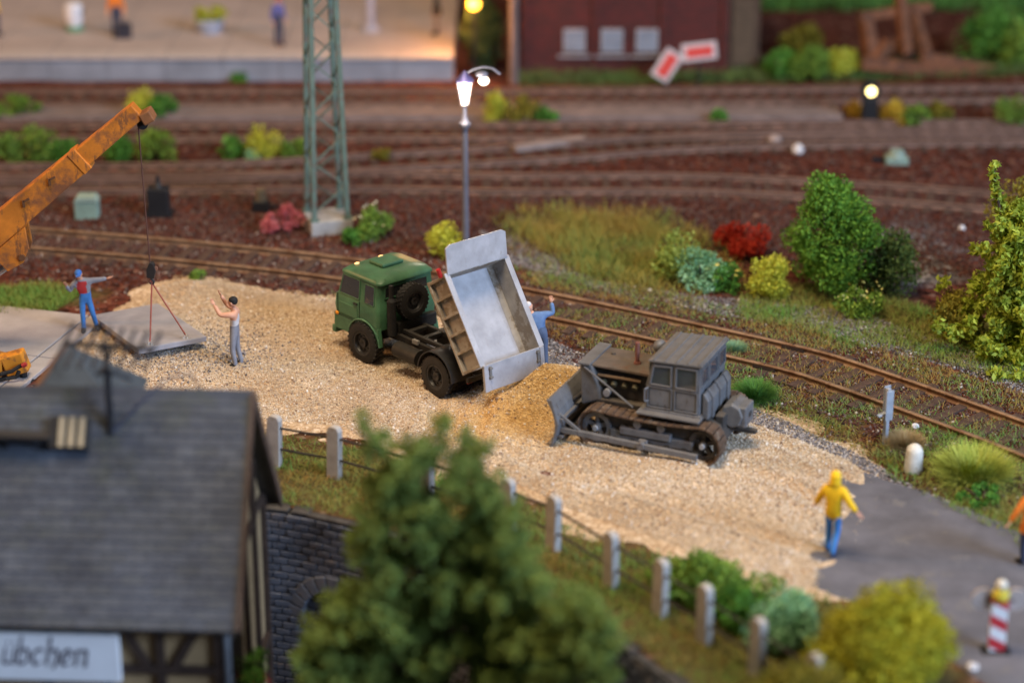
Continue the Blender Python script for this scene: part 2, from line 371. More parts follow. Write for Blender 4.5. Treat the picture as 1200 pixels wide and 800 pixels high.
# sand grains
N = 112000
q = sample(list(np.array(sand_w)), int(N*1.02), world=True)
zq, sq = sandz(q)
ext = q[:9000]+rng.normal(size=(9000, 2))*0.45; ze, se = sandz(ext); q = np.concatenate([q, ext[se < 0.6]]); zq = np.concatenate([zq, np.maximum(ze[se < 0.6], 0.02)])
ok = q[:, 1] > wallY(q[:, 0])+0.6; q, zq = q[ok], zq[ok]
wq = np.zeros(len(q))
for (cx, cy), (ax, ay), h, rot in HEAPS[:2]:
    wq = np.maximum(wq, np.clip(1.35-np.hypot((q[:, 0]-cx)/ax, (q[:, 1]-cy)/ay)+fbm(q[:, 0], q[:, 1], 1.5)*0.3, 0, 1))
tint = np.where(rng.random(len(q)) < wq, 0.72+0.28*rng.random(len(q)), 0.7*rng.random(len(q))*(1-0.6*np.clip(fbm(q[:, 0]+11, q[:, 1]+4, 0.45)*2.2, 0, 1)))
sgm = TINT('sand_grain', [(0, (0.22, 0.15, 0.11)), (0.06, (0.38, 0.285, 0.185)), (0.3, (0.55, 0.44, 0.31)), (0.58, (0.66, 0.57, 0.44)), (0.69, (0.85, 0.78, 0.70)), (0.73, (0.46, 0.28, 0.11)), (0.88, (0.60, 0.41, 0.20)), (1, (0.72, 0.54, 0.31))], 0.75, 0.3)
sc = rng.uniform(0.010, 0.023, size=len(q))[:, None]*rng.uniform(0.7, 1.3, size=(len(q), 3))
kind(scatter('sand_gravel', sgm, np.column_stack([q, zq+0.006]), *OCT, sc, quatmats(len(q)), tint), 'stuff')

# coarser stones mixed into the sand
q = sample(list(np.array(sand_w)), 2600, world=True); zq, sq = sandz(q)
kind(scatter('coarse_stones', TINT('coarse_stone', [(0, (0.20, 0.13, 0.09)), (0.4, (0.42, 0.30, 0.20)), (0.8, (0.6, 0.5, 0.4)), (1, (0.82, 0.78, 0.72))], 0.8, 0.3), np.column_stack([q, zq+0.012]), *OCT, rng.uniform(0.022, 0.05, size=len(q))[:, None]*rng.uniform(0.7, 1.2, size=(len(q), 3)), quatmats(len(q)), rng.random(len(q))), 'stuff')
# road
def sheet(name, poly, z, mat, step=0.25, h=None):
    pl = np.array(poly); lo, hi = pl.min(0)-step, pl.max(0)+step
    gx = np.arange(lo[0], hi[0], step); gy = np.arange(lo[1], hi[1], step); GX, GY = np.meshgrid(gx, gy); p = np.stack([GX.ravel(), GY.ravel()], 1)
    sd = poly_sd(p, poly)+fbm(p[:, 0], p[:, 1], 2.0)*0.12
    zz = z + np.clip(sd/0.15, -1, 0)*0.1 + fbm(p[:, 0], p[:, 1], 0.4)*0.03
    I = np.arange(len(p)).reshape(GX.shape); F = np.stack([I[:-1, :-1], I[:-1, 1:], I[1:, 1:], I[1:, :-1]], -1).reshape(-1, 4); F = F[sd[F].max(1) > -0.25]
    used, inv = np.unique(F, return_inverse=True)
    return link(name, rawmesh(name, np.column_stack([p, zz])[used], inv.reshape(F.shape)), mat, smooth=True)
kind(sheet('road', road_w, 0.045, P('asphalt', (0.115, 0.115, 0.135), 0.82, var=0.28, scale=0.9, bump=0.35, bscale=55, wear=(0.15, 0.145, 0.15), wamt=0.2, wscale=1.1, spec=0.3), 0.12), 'structure')

# ------------------------------------------------------------------ railway tracks
rail_mat = P('rusty_rail', (0.28, 0.175, 0.105), 0.55, 0.25, var=0.35, scale=5, wear=(0.18, 0.095, 0.05), wamt=0.5, wscale=2.5, spec=0.4)
rail_far = P('dull_rail', (0.19, 0.11, 0.08), 0.6, 0.2, var=0.25, scale=2)
sleeper_mat = P('sleeper_wood', (0.07, 0.04, 0.028), 0.9, var=0.4, scale=6, bump=0.4)
def rail_mesh(c, prof):
    t = np.gradient(c, axis=0); t /= np.linalg.norm(t, axis=1)[:, None]; nrm = np.stack([-t[:, 1], t[:, 0]], 1); k = len(prof)
    V = np.concatenate([np.column_stack([c+nrm*u, np.full(len(c), w)]) for u, w in prof]).reshape(k, len(c), 3).transpose(1, 0, 2).reshape(-1, 3)
    F = [(i*k+j, i*k+(j+1) % k, (i+1)*k+(j+1) % k, (i+1)*k+j) for i in range(len(c)-1) for j in range(k)]
    return rawmesh('rail', V, np.array(F))
PROF = [(-0.075, 0), (-0.075, 0.03), (-0.02, 0.06), (-0.02, 0.13), (-0.055, 0.145), (-0.055, 0.2), (0.055, 0.2), (0.055, 0.145), (0.02, 0.13), (0.02, 0.06), (0.075, 0.03), (0.075, 0)]
slm = None
def track(pix, label, mat, sleepers, ztop=0.2, gap=0.62):
    global slm
    c = curve([tuple(G(x, y, ztop))[:2] for x, y in pix], 0.3)
    r = empty('railway_track', (0, 0, 0)); tag(r, label, 'railway track')
    for s in (-1, 1): link('rail', rail_mesh(offset(c, s*0.7525), PROF), mat, r)
    if sleepers:
        if slm is None:
            slm = MB().box(-0.12, 0.12, -1.25, 1.25, -0.1, 0.055).mesh('sleeper'); slm.materials.append(sleeper_mat)
        tt = np.gradient(c, axis=0)
        for i in range(0, len(c), 2):
            o = link('sleeper', slm, None, r); o.location = (c[i, 0], c[i, 1], 0.0); o.rotation_euler = (0, 0, math.atan2(tt[i, 1], tt[i, 0]))
    return r, c
T0_PX = [(-260, 262), (-100, 268), (30, 277), (220, 293), (415, 315), (625, 352), (898, 411), (1000, 440), (1200, 512), (1330, 568), (1480, 645)]
t0, t0c = track(T0_PX, 'rusty single track curving past the sand yard with weeds between its rails', rail_mat, True)
# fishplates at the rail joint beside the bulldozer
for s in (-1, 1):
    oc = offset(t0c, s*0.7525); tgt = np.array(G(898, 425, 0.2))[:2] if s < 0 else np.array(G(936, 405, 0.2))[:2]
    i = int(np.argmin(np.linalg.norm(oc-tgt, axis=1))); a, d = oc[i], (oc[i+1]-oc[i]); d = d/np.linalg.norm(d); nn = np.array([-d[1], d[0]])
    mb = MB()
    for q_ in (-1, 1):
        e = a+nn*q_*0.045; mb.bar((*(e-d*0.3), 0.1), (*(e+d*0.3), 0.1), 0.03, 0.09)
    mb.bar((*(a-d*0.012), 0.115), (*(a+d*0.012), 0.115), 0.10, 0.185)
    mb.build('rail_joint', P('dark_joint', (0.035, 0.022, 0.018), 0.8), t0)
track([(-300, 214), (0, 213), (400, 209), (600, 212), (800, 212), (1000, 221), (1140, 231), (1450, 258)], 'dull brown through track behind the lattice mast, weedless ballast', rail_far, True)
track([(-300, 200), (0, 200), (200, 199), (330, 194), (443, 187), (600, 178), (683, 172.5), (800, 164), (1000, 158), (1450, 154)], 'siding that branches off behind the lamp post and swings towards the dwarf signal', rail_far, True)
track([(-300, 152), (300, 151), (800, 150), (1450, 146)], 'straight brown track beside the grey concrete walkway strip', rail_far, True)
track([(-300, 112), (300, 111), (800, 110), (1450, 104)], 'brown platform track running along the platform edge', rail_far, True)
# walkway strip
wk = WP([(-300, 128), (880, 129), (985, 130), (985, 142), (880, 143), (-300, 144)])
wkm = MB()
ws = [G(-300, 136), G(400, 136), G(985, 136)]
kind(MB().box(G(-300, 136).x, G(985, 136).x, G(0, 142).y, G(0, 130).y, -0.1, 0.16).build('walkway', P('walkway_concrete', (0.20, 0.155, 0.145), 0.9, var=0.25, scale=1.2, bump=0.3), bevel=0.02), 'structure')
# crossing board in the turnout
tag(MB().bar(G(602, 174, 0.14), G(684, 163, 0.14), 0.35, 0.16).build('timber_board', P('grey_board', (0.28, 0.22, 0.20), 0.9)), 'long grey board lying beside the rail of the branching siding', 'board')

# ballast stones round the near track
stones = TINT('ballast_stone', [(0, (0.025, 0.01, 0.008)), (0.3, (0.065, 0.024, 0.017)), (0.6, (0.115, 0.042, 0.028)), (0.8, (0.09, 0.065, 0.058)), (0.95, (0.15, 0.11, 0.09)), (1, (0.5, 0.44, 0.39))], 0.85, 0.25)
bc = t0c[(t0c[:, 0] > -16) & (t0c[:, 0] < 17)]
n = 42000; i = rng.integers(0, len(bc), n); q = bc[i] + rng.normal(size=(n, 2))*1.35
_, sq = sandz(q); rr = poly_sd(q, road_w); ok = (sq < 0.15) & (rr < -0.05); q = q[ok]
kind(scatter('track_ballast', stones, np.column_stack([q, gheight(q[:, 0], q[:, 1])+0.012]), *OCT, rng.uniform(0.02, 0.055, size=len(q))[:, None]*rng.uniform(0.7, 1.2, size=(len(q), 3)), quatmats(len(q)), rng.random(len(q))), 'stuff')
q = np.concatenate([sample([(-20, 205), (1220, 215), (1220, 330), (600, 300), (-20, 262)], 19000), sample([(-20, 105), (1220, 105), (1220, 215), (-20, 205)], 10000)])
kind(scatter('yard_ballast', stones, np.column_stack([q, gheight(q[:, 0], q[:, 1])+0.015]), *OCT, rng.uniform(0.03, 0.075, size=len(q))[:, None]*rng.uniform(0.7, 1.2, size=(len(q), 3)), quatmats(len(q)), np.clip(rng.random(len(q))*0.9, 0, 1)), 'stuff')
def G_blob(px, py, sx, sy, n): c = G(px, py); return np.array([c.x, c.y])+rng.normal(size=(n, 2))*np.array([sx, sy])
greys = TINT('grey_chip', [(0, (0.06, 0.055, 0.06)), (0.5, (0.17, 0.155, 0.16)), (0.9, (0.33, 0.30, 0.29)), (1, (0.6, 0.56, 0.52))], 0.85, 0.25)
q = np.concatenate([sample(GREY_PATH, 9000), sample([(640, 395), (700, 425), (790, 440), (880, 478), (1000, 530), (1070, 570), (1180, 615), (1200, 635), (1110, 597), (1010, 552), (990, 540), (860, 490), (760, 455), (690, 440), (630, 425)], 7000),
                    G_blob(225, 418, 1.1, 0.9, 1500), sample([(520, 440), (640, 428), (660, 436), (600, 462), (530, 470)], 3000)])  # the scatter under the hanging slab darkens the ground as its shadow
zq, sq = sandz(q); zq = np.where(sq > -0.3, np.maximum(zq, 0), 0.0)
kind(scatter('gravel_and_slab_shade', greys, np.column_stack([q, zq+0.012]), *OCT, rng.uniform(0.014, 0.04, size=len(q))[:, None]*rng.uniform(0.7, 1.2, size=(len(q), 3)), quatmats(len(q)), rng.random(len(q))), 'stuff')

#@@PART2
# ------------------------------------------------------------------ vegetation
def brighten(st, k): return [(p_, tuple(min(0.8, c*k) for c in col)) for p_, col in st]
def blades(name, regions, stops, hmin, hmax, width=1.0, lean=0.5, onsand=False):
    q = np.concatenate([sample(r, k) for r, k in regions]); n = len(q)
    dens = fbm(q[:, 0], q[:, 1], 0.9); ok = dens + rng.random(n)*0.9 > 0.15; q = q[ok]; n = len(q)
    oc = np.min([np.min(np.abs(np.linalg.norm(q[:, None]-offset(t0c, s)[None, ::2], axis=2)), axis=1) for s in (-0.7525, 0.7525)], axis=0) if n < 40000 else np.ones(n)
    q = q[oc > 0.12]; n = len(q); q = q[q[:, 1] > wallY(q[:, 0])+0.05]; n = len(q)
    h = rng.uniform(hmin, hmax, n); R = zrot(rng.uniform(0, 2*math.pi, n)); a = rng.uniform(0, lean, n)
    c, s = np.cos(a), np.sin(a); o = np.zeros(n); i = np.ones(n)
    Rx = np.stack([np.stack([i, o, o], -1), np.stack([o, c, s], -1), np.stack([o, -s, c], -1)], 1)
    sc = np.stack([h*width, h, h], 1)
    t = np.clip(0.5+0.55*fbm(q[:, 0]+3, q[:, 1], 0.8)+rng.normal(size=n)*0.16, 0, 1)
    return kind(scatter(name, TINT(name+'_blade', brighten(stops, 1.7), 0.8, 0.15, 0.3), np.column_stack([q, gheight(q[:, 0], q[:, 1])-0.01]), *BLADE, sc, R@Rx, t), 'stuff')
FG = [(0, (0.17, 0.11, 0.035)), (0.35, (0.20, 0.16, 0.04)), (0.65, (0.15, 0.17, 0.045)), (1, (0.10, 0.15, 0.05))]
blades('field_grass', [([(600, 268), (650, 252), (760, 262), (815, 290), (815, 322), (770, 338), (690, 325), (640, 300)], 13000), ([(580, 255), (660, 240), (780, 250), (850, 290), (880, 340), (800, 352), (680, 340), (600, 300)], 5000)], [(0, (0.20, 0.13, 0.04)), (0.4, (0.21, 0.17, 0.04)), (1, (0.10, 0.17, 0.045))], 0.15, 0.5, 0.5, 0.8)
blades('verge_grass', [(GRASS_R, 17000), ([(1030, 505), (1120, 500), (1240, 560), (1240, 680), (1180, 632), (1115, 598), (1040, 560)], 6500), ([(-20, 340), (60, 333), (100, 345), (60, 366), (-20, 374)], 5000)], [(0, (0.17, 0.12, 0.04)), (0.35, (0.16, 0.17, 0.045)), (1, (0.08, 0.19, 0.035))], 0.1, 0.26, 1.0, 0.9)
blades('track_weeds', [([(640, 360), (760, 372), (900, 405), (1060, 452), (1230, 515), (1230, 545), (1040, 500), (900, 470), (760, 428), (640, 395)], 17000), ([(600, 312), (700, 330), (860, 360), (1000, 400), (1230, 470), (1230, 495), (1000, 430), (860, 385), (620, 335)], 13000), ([(880, 465), (1010, 505), (1060, 560), (1000, 530), (880, 488)], 2500), ([(330, 350), (460, 340), (540, 372), (470, 366)], 700)],
       [(0, (0.20, 0.11, 0.035)), (0.35, (0.22, 0.15, 0.045)), (0.6, (0.14, 0.18, 0.055)), (1, (0.085, 0.20, 0.045))], 0.08, 0.22, 0.9, 1.1)
blades('fence_grass', [([(300, 505), (440, 530), (560, 568), (690, 625), (790, 660), (880, 700), (960, 700), (1000, 715), (960, 1000), (800, 800), (660, 700), (430, 622), (300, 592)], 20000)], [(0, (0.18, 0.10, 0.03)), (0.3, (0.15, 0.13, 0.035)), (0.6, (0.10, 0.14, 0.035)), (1, (0.09, 0.19, 0.04))], 0.1, 0.24, 1.2, 0.9)
blades('far_grass', [([(600, 86), (900, 74), (1230, 72), (1230, 88), (900, 98), (610, 101)], 7000)], [(0, (0.10, 0.10, 0.04)), (1, (0.08, 0.17, 0.05))], 0.25, 0.5, 1.0, 0.7)

bark = P('bark', (0.07, 0.045, 0.03), 0.9, var=0.4, scale=6, bump=0.5)
def leafcloud(name, mat, lumps, n, size, parent=None, flat=(1, 1, 1), rad=(0.55, 1.05)):
    """leaves on the skin of many small lumps; lumps = [(centre, radius)]"""
    C = np.array([l[0] for l in lumps]); Rr = np.array([l[1] for l in lumps]); w = Rr**2; w = w/w.sum()
    i = rng.choice(len(lumps), n, p=w); d = rng.normal(size=(n, 3)); d /= np.linalg.norm(d, axis=1)[:, None]
    pos = C[i]+d*(Rr[i]*rng.uniform(rad[0], rad[1], n))[:, None]*np.array(flat)
    lt = rng.random(len(lumps)); t = np.clip(0.35*lt[i]+0.65*rng.random(n), 0, 1)
    return scatter(name, mat, pos, *LEAF, size*rng.uniform(0.6, 1.3, n), quatmats(n), t, parent)
def lumps_in(w, d, h, k, r, low=0.1, egg=0.0):
    out = []
    while len(out) < k:
        v = rng.normal(size=3); v /= np.linalg.norm(v); s = rng.uniform(0.35, 1.0)**0.5
        z = (v[2]*s*0.5+0.5); taper = 1-egg*z
        out.append(((v[0]*s*w/2*taper, v[1]*s*d/2*taper, low*h+z*h*(1-low)), r*rng.uniform(0.6, 1.25)))
    return out
def shrub(name, label, px, py, w, h, stops, n=1600, leaf=0.05, k=17, lr=None, d=None, cat='shrub', z=0.0, group=None, egg=0.25, dots=None):
    b = G(px, py, z); r = empty(name, b, rotz=rnd.uniform(0, 6)); tag(r, label, cat, group)
    lr = lr or 0.27*min(w, h); d = d or w*0.8
    mt = TINT(name+'_leaf%d' % len(MATS), brighten(stops, 1.5), 0.75, 0.2, 0.35)
    leafcloud('foliage', mt, lumps_in(w-lr, d-lr, h-lr*0.6, k, lr, 0.12, egg), n, leaf, r)
    mb = MB()
    for i in range(4):
        a = i*1.6; mb.tube([(0, 0, -0.05), (0.1*w*math.cos(a), 0.1*w*math.sin(a), h*0.4), (0.25*w*math.cos(a), 0.25*w*math.sin(a), h*0.72)], 0.02, 5)
    mb.build('stem', bark, r)
    if dots:
        leafcloud('blossom', P(name+'_blossom', dots, 0.7), lumps_in(w, d, h, k, lr*0.6, 0.3, egg), max(30, n//40), leaf*1.1, r, rad=(0.9, 1.2))
    return r
LG = [(0, (0.05, 0.09, 0.02)), (0.5, (0.12, 0.22, 0.035)), (1, (0.25, 0.36, 0.06))]
YG = [(0, (0.16, 0.17, 0.02)), (0.5, (0.38, 0.40, 0.04)), (1, (0.60, 0.60, 0.10))]
BG = [(0, (0.03, 0.08, 0.02)), (0.5, (0.07, 0.20, 0.03)), (1, (0.14, 0.32, 0.06))]
MG = [(0, (0.08, 0.17, 0.09)), (0.5, (0.18, 0.35, 0.19)), (1, (0.34, 0.53, 0.34))]
OG = [(0, (0.08, 0.07, 0.012)), (0.5, (0.17, 0.15, 0.02)), (1, (0.27, 0.24, 0.04))]
shrub('pink_shrub', 'dusty pink flowering shrub beside the concrete foot of the lattice mast', 331, 272, 1.4, 0.75, [(0, (0.20, 0.05, 0.05)), (0.5, (0.42, 0.11, 0.12)), (1, (0.58, 0.22, 0.22))], 1500, 0.05)
shrub('green_shrub', 'bright green shrub with pale blossoms growing at the lattice mast foot', 438, 280, 1.25, 1.0, LG, 1700, 0.055, dots=(0.75, 0.72, 0.5))
shrub('green_tuft', 'low dark green tuft in front of the mast foot', 412, 286, 0.8, 0.5, BG, 900, 0.045)
shrub('yellow_shrub', 'round lemon yellow shrub at the foot of the lamp post', 524, 302, 1.35, 1.0, YG, 2200, 0.045)
shrub('grass_tuft', 'small bright green tuft at the sand edge near the hanging slab', 231, 332, 0.72, 0.38, LG, 900, 0.035)
for i, (x, y, w, h, st, lb) in enumerate([(12, 192, 1.4, 1.1, LG, 'mid green shrub under the crane boom at the end of the shrub row'), (48, 192, 1.5, 1.35, LG, 'taller green shrub with yellowish top in the row under the boom'),
        (78, 192, 1.0, 0.9, BG, 'small dark green shrub in the row under the boom'), (138, 191, 1.2, 1.0, BG, 'dark green shrub behind the boom head'), (185, 190, 1.6, 1.15, LG, 'wide light green shrub behind the crane cable'),
        (272, 187, 1.15, 0.75, BG, 'low green shrub beside the yellow one, away from the mast'), (309, 187, 1.35, 1.2, YG, 'yellow green dome shaped shrub between two low green ones'), (348, 187, 1.2, 0.8, LG, 'low light green shrub next to the lattice mast'), (296, 191, 0.7, 0.4, MG, 'small pale mint shrub in front of the yellow green dome'),
        (20, 138, 1.8, 0.75, LG, 'flat green shrub growing over the walkway strip behind the crane'), (170, 138, 1.2, 1.0, YG, 'yellowish shrub on the walkway strip behind the boom head'), (192, 138, 1.3, 0.8, BG, 'dark green shrub touching the yellowish one on the walkway strip'),
        (578, 142, 1.3, 1.0, YG, 'yellow green shrub on the walkway strip by the lamp post'), (612, 143, 1.9, 0.85, OG, 'olive shrub leaning on the yellow green one by the lamp post'), (640, 143, 1.0, 0.5, BG, 'low dark green end of the shrub clump by the lamp post'),
        (842, 145, 0.9, 0.5, BG, 'tiny green tuft on the walkway strip, standing alone'), (283, 95, 0.9, 0.4, BG, 'tiny green tuft at the foot of the platform wall'),
        (1048, 145, 1.3, 0.75, [(0, (0.2, 0.12, 0.02)), (0.5, (0.4, 0.28, 0.03)), (1, (0.55, 0.42, 0.06))], 'mustard yellow shrub next to the dwarf signal'), (1072, 146, 1.5, 0.6, LG, 'green low shrub beside the mustard yellow one'), (1100, 140, 1.2, 0.6, OG, 'dull olive shrub past the dwarf signal'), (1182, 145, 1.9, 0.95, LG, 'green shrub alone between far tracks opposite the timber heap'), (450, 186, 0.9, 0.3, OG, 'flat olive weed tuft between the far rails'),
        (1000, 136, 0.7, 0.5, [(0, (0.2, 0.12, 0.02)), (1, (0.5, 0.35, 0.05))], 'small ochre tuft beside the dwarf signal')]):
    shrub('small_shrub', lb, x, y, w, h, st, 900, 0.07, group='shrubs between the tracks')
# shrubs of the verge behind the bulldozer
shrub('pale_shrub', 'pale yellow green feathery shrub beside the mint shrub', 793, 325, 1.6, 1.5, [(0, (0.07, 0.10, 0.02)), (0.5, (0.18, 0.25, 0.05)), (1, (0.34, 0.40, 0.10))], 2600, 0.05)
shrub('mint_shrub', 'mint green shrub between the pale one and the red one', 822, 336, 1.9, 1.05, MG, 2600, 0.05)
shrub('red_shrub', 'deep red shrub in front of the big green bush', 868, 299, 2.2, 0.9, [(0, (0.10, 0.008, 0.005)), (0.5, (0.30, 0.022, 0.012)), (1, (0.46, 0.06, 0.03))], 2800, 0.05)
shrub('olive_shrub', 'low olive shrub with yellow blossoms under the red shrub', 850, 340, 1.3, 0.75, BG, 1500, 0.05, dots=(0.6, 0.5, 0.1))
shrub('yellow_shrub', 'bright yellow fluffy shrub between mint shrub and big green bush', 901, 347, 1.75, 1.15, YG, 2800, 0.045)
b_ = shrub('green_bush', 'big dense mid green bush taller than the shrubs around it', 970, 342, 3.1, 3.3, [(0, (0.04, 0.08, 0.014)), (0.5, (0.085, 0.20, 0.026)), (1, (0.17, 0.33, 0.05))], 17000, 0.055, k=60, lr=0.42, egg=0.35, cat='bush')
shrub('dark_bush', 'dark low bush leaning out from the big green bush', 1040, 345, 1.9, 1.7, [(0, (0.02, 0.035, 0.01)), (0.5, (0.05, 0.08, 0.018)), (1, (0.10, 0.14, 0.035))], 3600, 0.06, k=40, egg=0.5, cat='bush')
shrub('blossom_shrub', 'low green shrub with pale yellow blossoms on the grey gravel path', 1008, 368, 1.6, 0.8, LG, 1700, 0.05, dots=(0.7, 0.65, 0.2))
shrub('golden_bush', 'low olive gold bush at the foot of the tall climbing bush', 1120, 395, 1.7, 1.25, OG, 3000, 0.055, k=36, cat='bush')
shrub('brown_bush', 'olive brown round bush behind the tall climbing bush', 1198, 350, 2.8, 3.3, OG, 5000, 0.065, k=55, lr=0.4, egg=0.3, cat='bush')
# tall slender bush with single yellow green leaves
tb = G(1178, 414); r = empty('leafy_tree', tb); tag(r, 'tall yellow green leafy young tree with a thin upright tip', 'tree')
lm = TINT('yellow_leaf', [(0, (0.13, 0.15, 0.012)), (0.45, (0.35, 0.43, 0.04)), (1, (0.60, 0.70, 0.12))], 0.6, 0.3, 0.35)
lp = []
for t in np.linspace(0, 1, 170):
    zz = t*3.9; half = 1.6*(1-t)**0.8+0.1
    lp.append(((rng.normal()*half*0.55+0.25*(1-t)-0.05, rng.normal()*half*0.5, zz), 0.24*(1-0.45*t)))
for t in np.linspace(0, 0.8, 70): lp.append(((rng.uniform(-0.5, 0.7)*(1-t)-0.02, -abs(rng.normal())*0.45*(1-t)-0.1, t*3.6), 0.22))
for t in np.linspace(0, 1, 16): lp.append(((-0.28-0.42*t+rng.normal()*0.06, rng.normal()*0.06, 3.1+t*1.75), 0.17*(1-0.35*t)))
leafcloud('crown', lm, lp, 15000, 0.088, r, rad=(0.3, 1.1))
MB().tube([(0.1, 0, -0.1), (0, 0, 1.4), (-0.15, 0, 2.8), (-0.5, 0.02, 4.0), (-0.66, 0, 4.75)], 0.035, 6).tube([(0, 0, 1.2), (0.4, 0.1, 2.4)], 0.03, 6).build('trunk', bark, r)
# tufts by track and road
for nm, lb, x, y, w, h, st in (('grass_tuft', 'spiky fresh green grass tuft behind the bulldozer', 884, 468, 0.65, 0.48, BG), ('grass_tuft', 'pale green flattened tuft between the rails behind the bulldozer cab', 860, 410, 0.55, 0.22, MG),
        ('grass_tuft', 'big yellow green spiky tuft beside the road and white stone', 1140, 562, 1.0, 0.75, [(0, (0.16, 0.20, 0.03)), (0.5, (0.35, 0.42, 0.06)), (1, (0.55, 0.60, 0.14))]), ('grass_tuft', 'straw coloured dry tuft beside the white marker stone', 1060, 524, 0.55, 0.38, [(0, (0.2, 0.13, 0.05)), (1, (0.5, 0.38, 0.2))]), ('grass_tuft', 'small green tuft in the joint of the concrete pavement', 53, 408, 0.26, 0.14, LG)):
    b = G(x, y); r = empty(nm, b); tag(r, lb, 'grass tuft'); n = 3200 if w > 0.5 else 160
    a = rng.uniform(0, 2*math.pi, n); rr = w*0.42*np.sqrt(rng.random(n)); pos = np.stack([rr*np.cos(a), rr*np.sin(a), np.zeros(n)], 1)
    ln = 0.1+0.5*rr/(w*0.42)+rng.normal(size=n)*0.22; c, s = np.cos(ln), np.sin(ln); o = np.zeros(n); i = np.ones(n)
    Rx = np.stack([np.stack([i, o, o], -1), np.stack([o, c, s], -1), np.stack([o, -s, c], -1)], 1)
    hh = h*rng.uniform(0.7, 1.15, n)
    scatter('blade', TINT(nm+'_b%d' % len(MATS), st, 0.75, 0.2), pos, *BLADE, np.stack([hh*0.22, hh, hh], 1), zrot(a-math.pi/2+rng.normal(size=n)*0.9)@Rx, rng.random(n), r)['kind'] = 'stuff'
shrub('grass_tuft', 'dull green tuft under the spiky one beside the road', 1150, 588, 1.5, 0.35, BG, 900, 0.04, cat='grass tuft')
# near bushes along the fence
shrub('hedge_bush', 'light green bush growing behind the fence posts by the road end', 835, 712, 1.6, 1.15, LG, 3200, 0.06, k=40, cat='bush')
shrub('hedge_bush', 'dark green low bush between light green bush and mint bush', 870, 735, 1.4, 0.9, BG, 2600, 0.06, k=30, cat='bush')
shrub('hedge_bush', 'low yellow green bush behind the fence next to the gravel edge', 800, 698, 2.0, 0.8, LG, 2600, 0.05, k=26, cat='bush')
shrub('hedge_bush', 'feathery light green bush between gravel edge and mint bush', 882, 718, 2.0, 0.85, LG, 2600, 0.05, k=26, cat='bush')
shrub('mint_bush', 'soft mint green bush between fence and olive yellow bush', 918, 752, 1.9, 1.05, MG, 3200, 0.06, k=36, cat='bush')
shrub('olive_bush', 'large olive yellow bush at the edge of the asphalt road', 1030, 815, 3.3, 2.1, [(0, (0.12, 0.10, 0.008)), (0.5, (0.29, 0.28, 0.02)), (1, (0.46, 0.45, 0.05))], 17000, 0.055, k=80, lr=0.42, egg=0.3, cat='bush')
shrub('hedge_bush', 'low dark bush hiding the foot of the olive yellow bush', 935, 850, 2.4, 1.3, OG, 4200, 0.06, k=46, cat='bush')
# the big tree in front of the wall, rooted on the lower ground
Yt = 36.5; root = AT(540, 800, Yt); r = empty('conifer_tree', (root.x, Yt, LOW)); tag(r, 'big soft green tree with ragged top in front of the dark brick wall', 'tree')
def tp(px, py, dy=0.0):
    dy = dy-max(0.0, px-560)*0.016; q_ = AT(px, py, Yt+dy); return (q_.x-root.x, dy, q_.z-LOW)
pxs = 2690/42.0; lumps = []
ANCH = [(437, 528, 16), (432, 514, 13), (428, 500, 13), (424, 486, 9), (447, 515, 15), (470, 540, 30), (500, 528, 28), (517, 500, 15), (523, 490, 12), (545, 520, 18), (565, 525, 15), (575, 520, 9), (540, 560, 34), (480, 580, 36), (450, 575, 28), (570, 575, 26), (440, 610, 30), (500, 620, 42), (560, 620, 40), (595, 610, 26),
        (610, 650, 30), (450, 655, 36), (420, 640, 20), (520, 680, 48), (580, 680, 44), (625, 690, 34), (450, 705, 46), (400, 720, 36), (375, 745, 28), (500, 740, 50), (560, 740, 50), (620, 740, 46), (665, 730, 34), (690, 720, 26), (710, 740, 24), (700, 770, 34), (660, 780, 44), (600, 790, 44), (430, 770, 52), (380, 780, 36), (355, 770, 18), (490, 800, 44), (400, 830, 50), (560, 830, 40), (640, 830, 40), (700, 820, 26), (350, 820, 22)]
for (x, y, rr) in ANCH:
    for k in range(int(10+rr*0.9)):
        v = rng.normal(size=3); v /= np.linalg.norm(v); s = rng.uniform(0.3, 0.95)
        q_ = np.array(tp(x, y, 0)) + v*s*rr/pxs*np.array([1, 1.6, 1]); lumps.append((tuple(q_), rr/pxs*rng.uniform(0.16, 0.36)))
tm = TINT('tree_leaf', [(0, (0.17, 0.16, 0.03)), (0.3, (0.19, 0.25, 0.055)), (0.6, (0.20, 0.30, 0.08)), (0.85, (0.29, 0.39, 0.11)), (1, (0.40, 0.46, 0.13))], 0.8, 0.15, 0.35)
leafcloud('crown', tm, lumps, 135000, 0.042, r, rad=(0.6, 1.05))
top = tp(500, 540); MB().cyl((0, 0, 0), (top[0]*0.6, 0, top[2]*0.6), 0.26, 0.13, 10).cyl((top[0]*0.6, 0, top[2]*0.6), top, 0.13, 0.03, 8).build('trunk', bark, r)
for (x, y) in ((430, 700), (650, 720), (450, 590), (570, 560), (390, 780), (690, 780)):
    e = tp(x, y); MB().cyl((e[0]*0.15, 0, e[2]*0.72), e, 0.08, 0.02, 6).build('limb', bark, r)
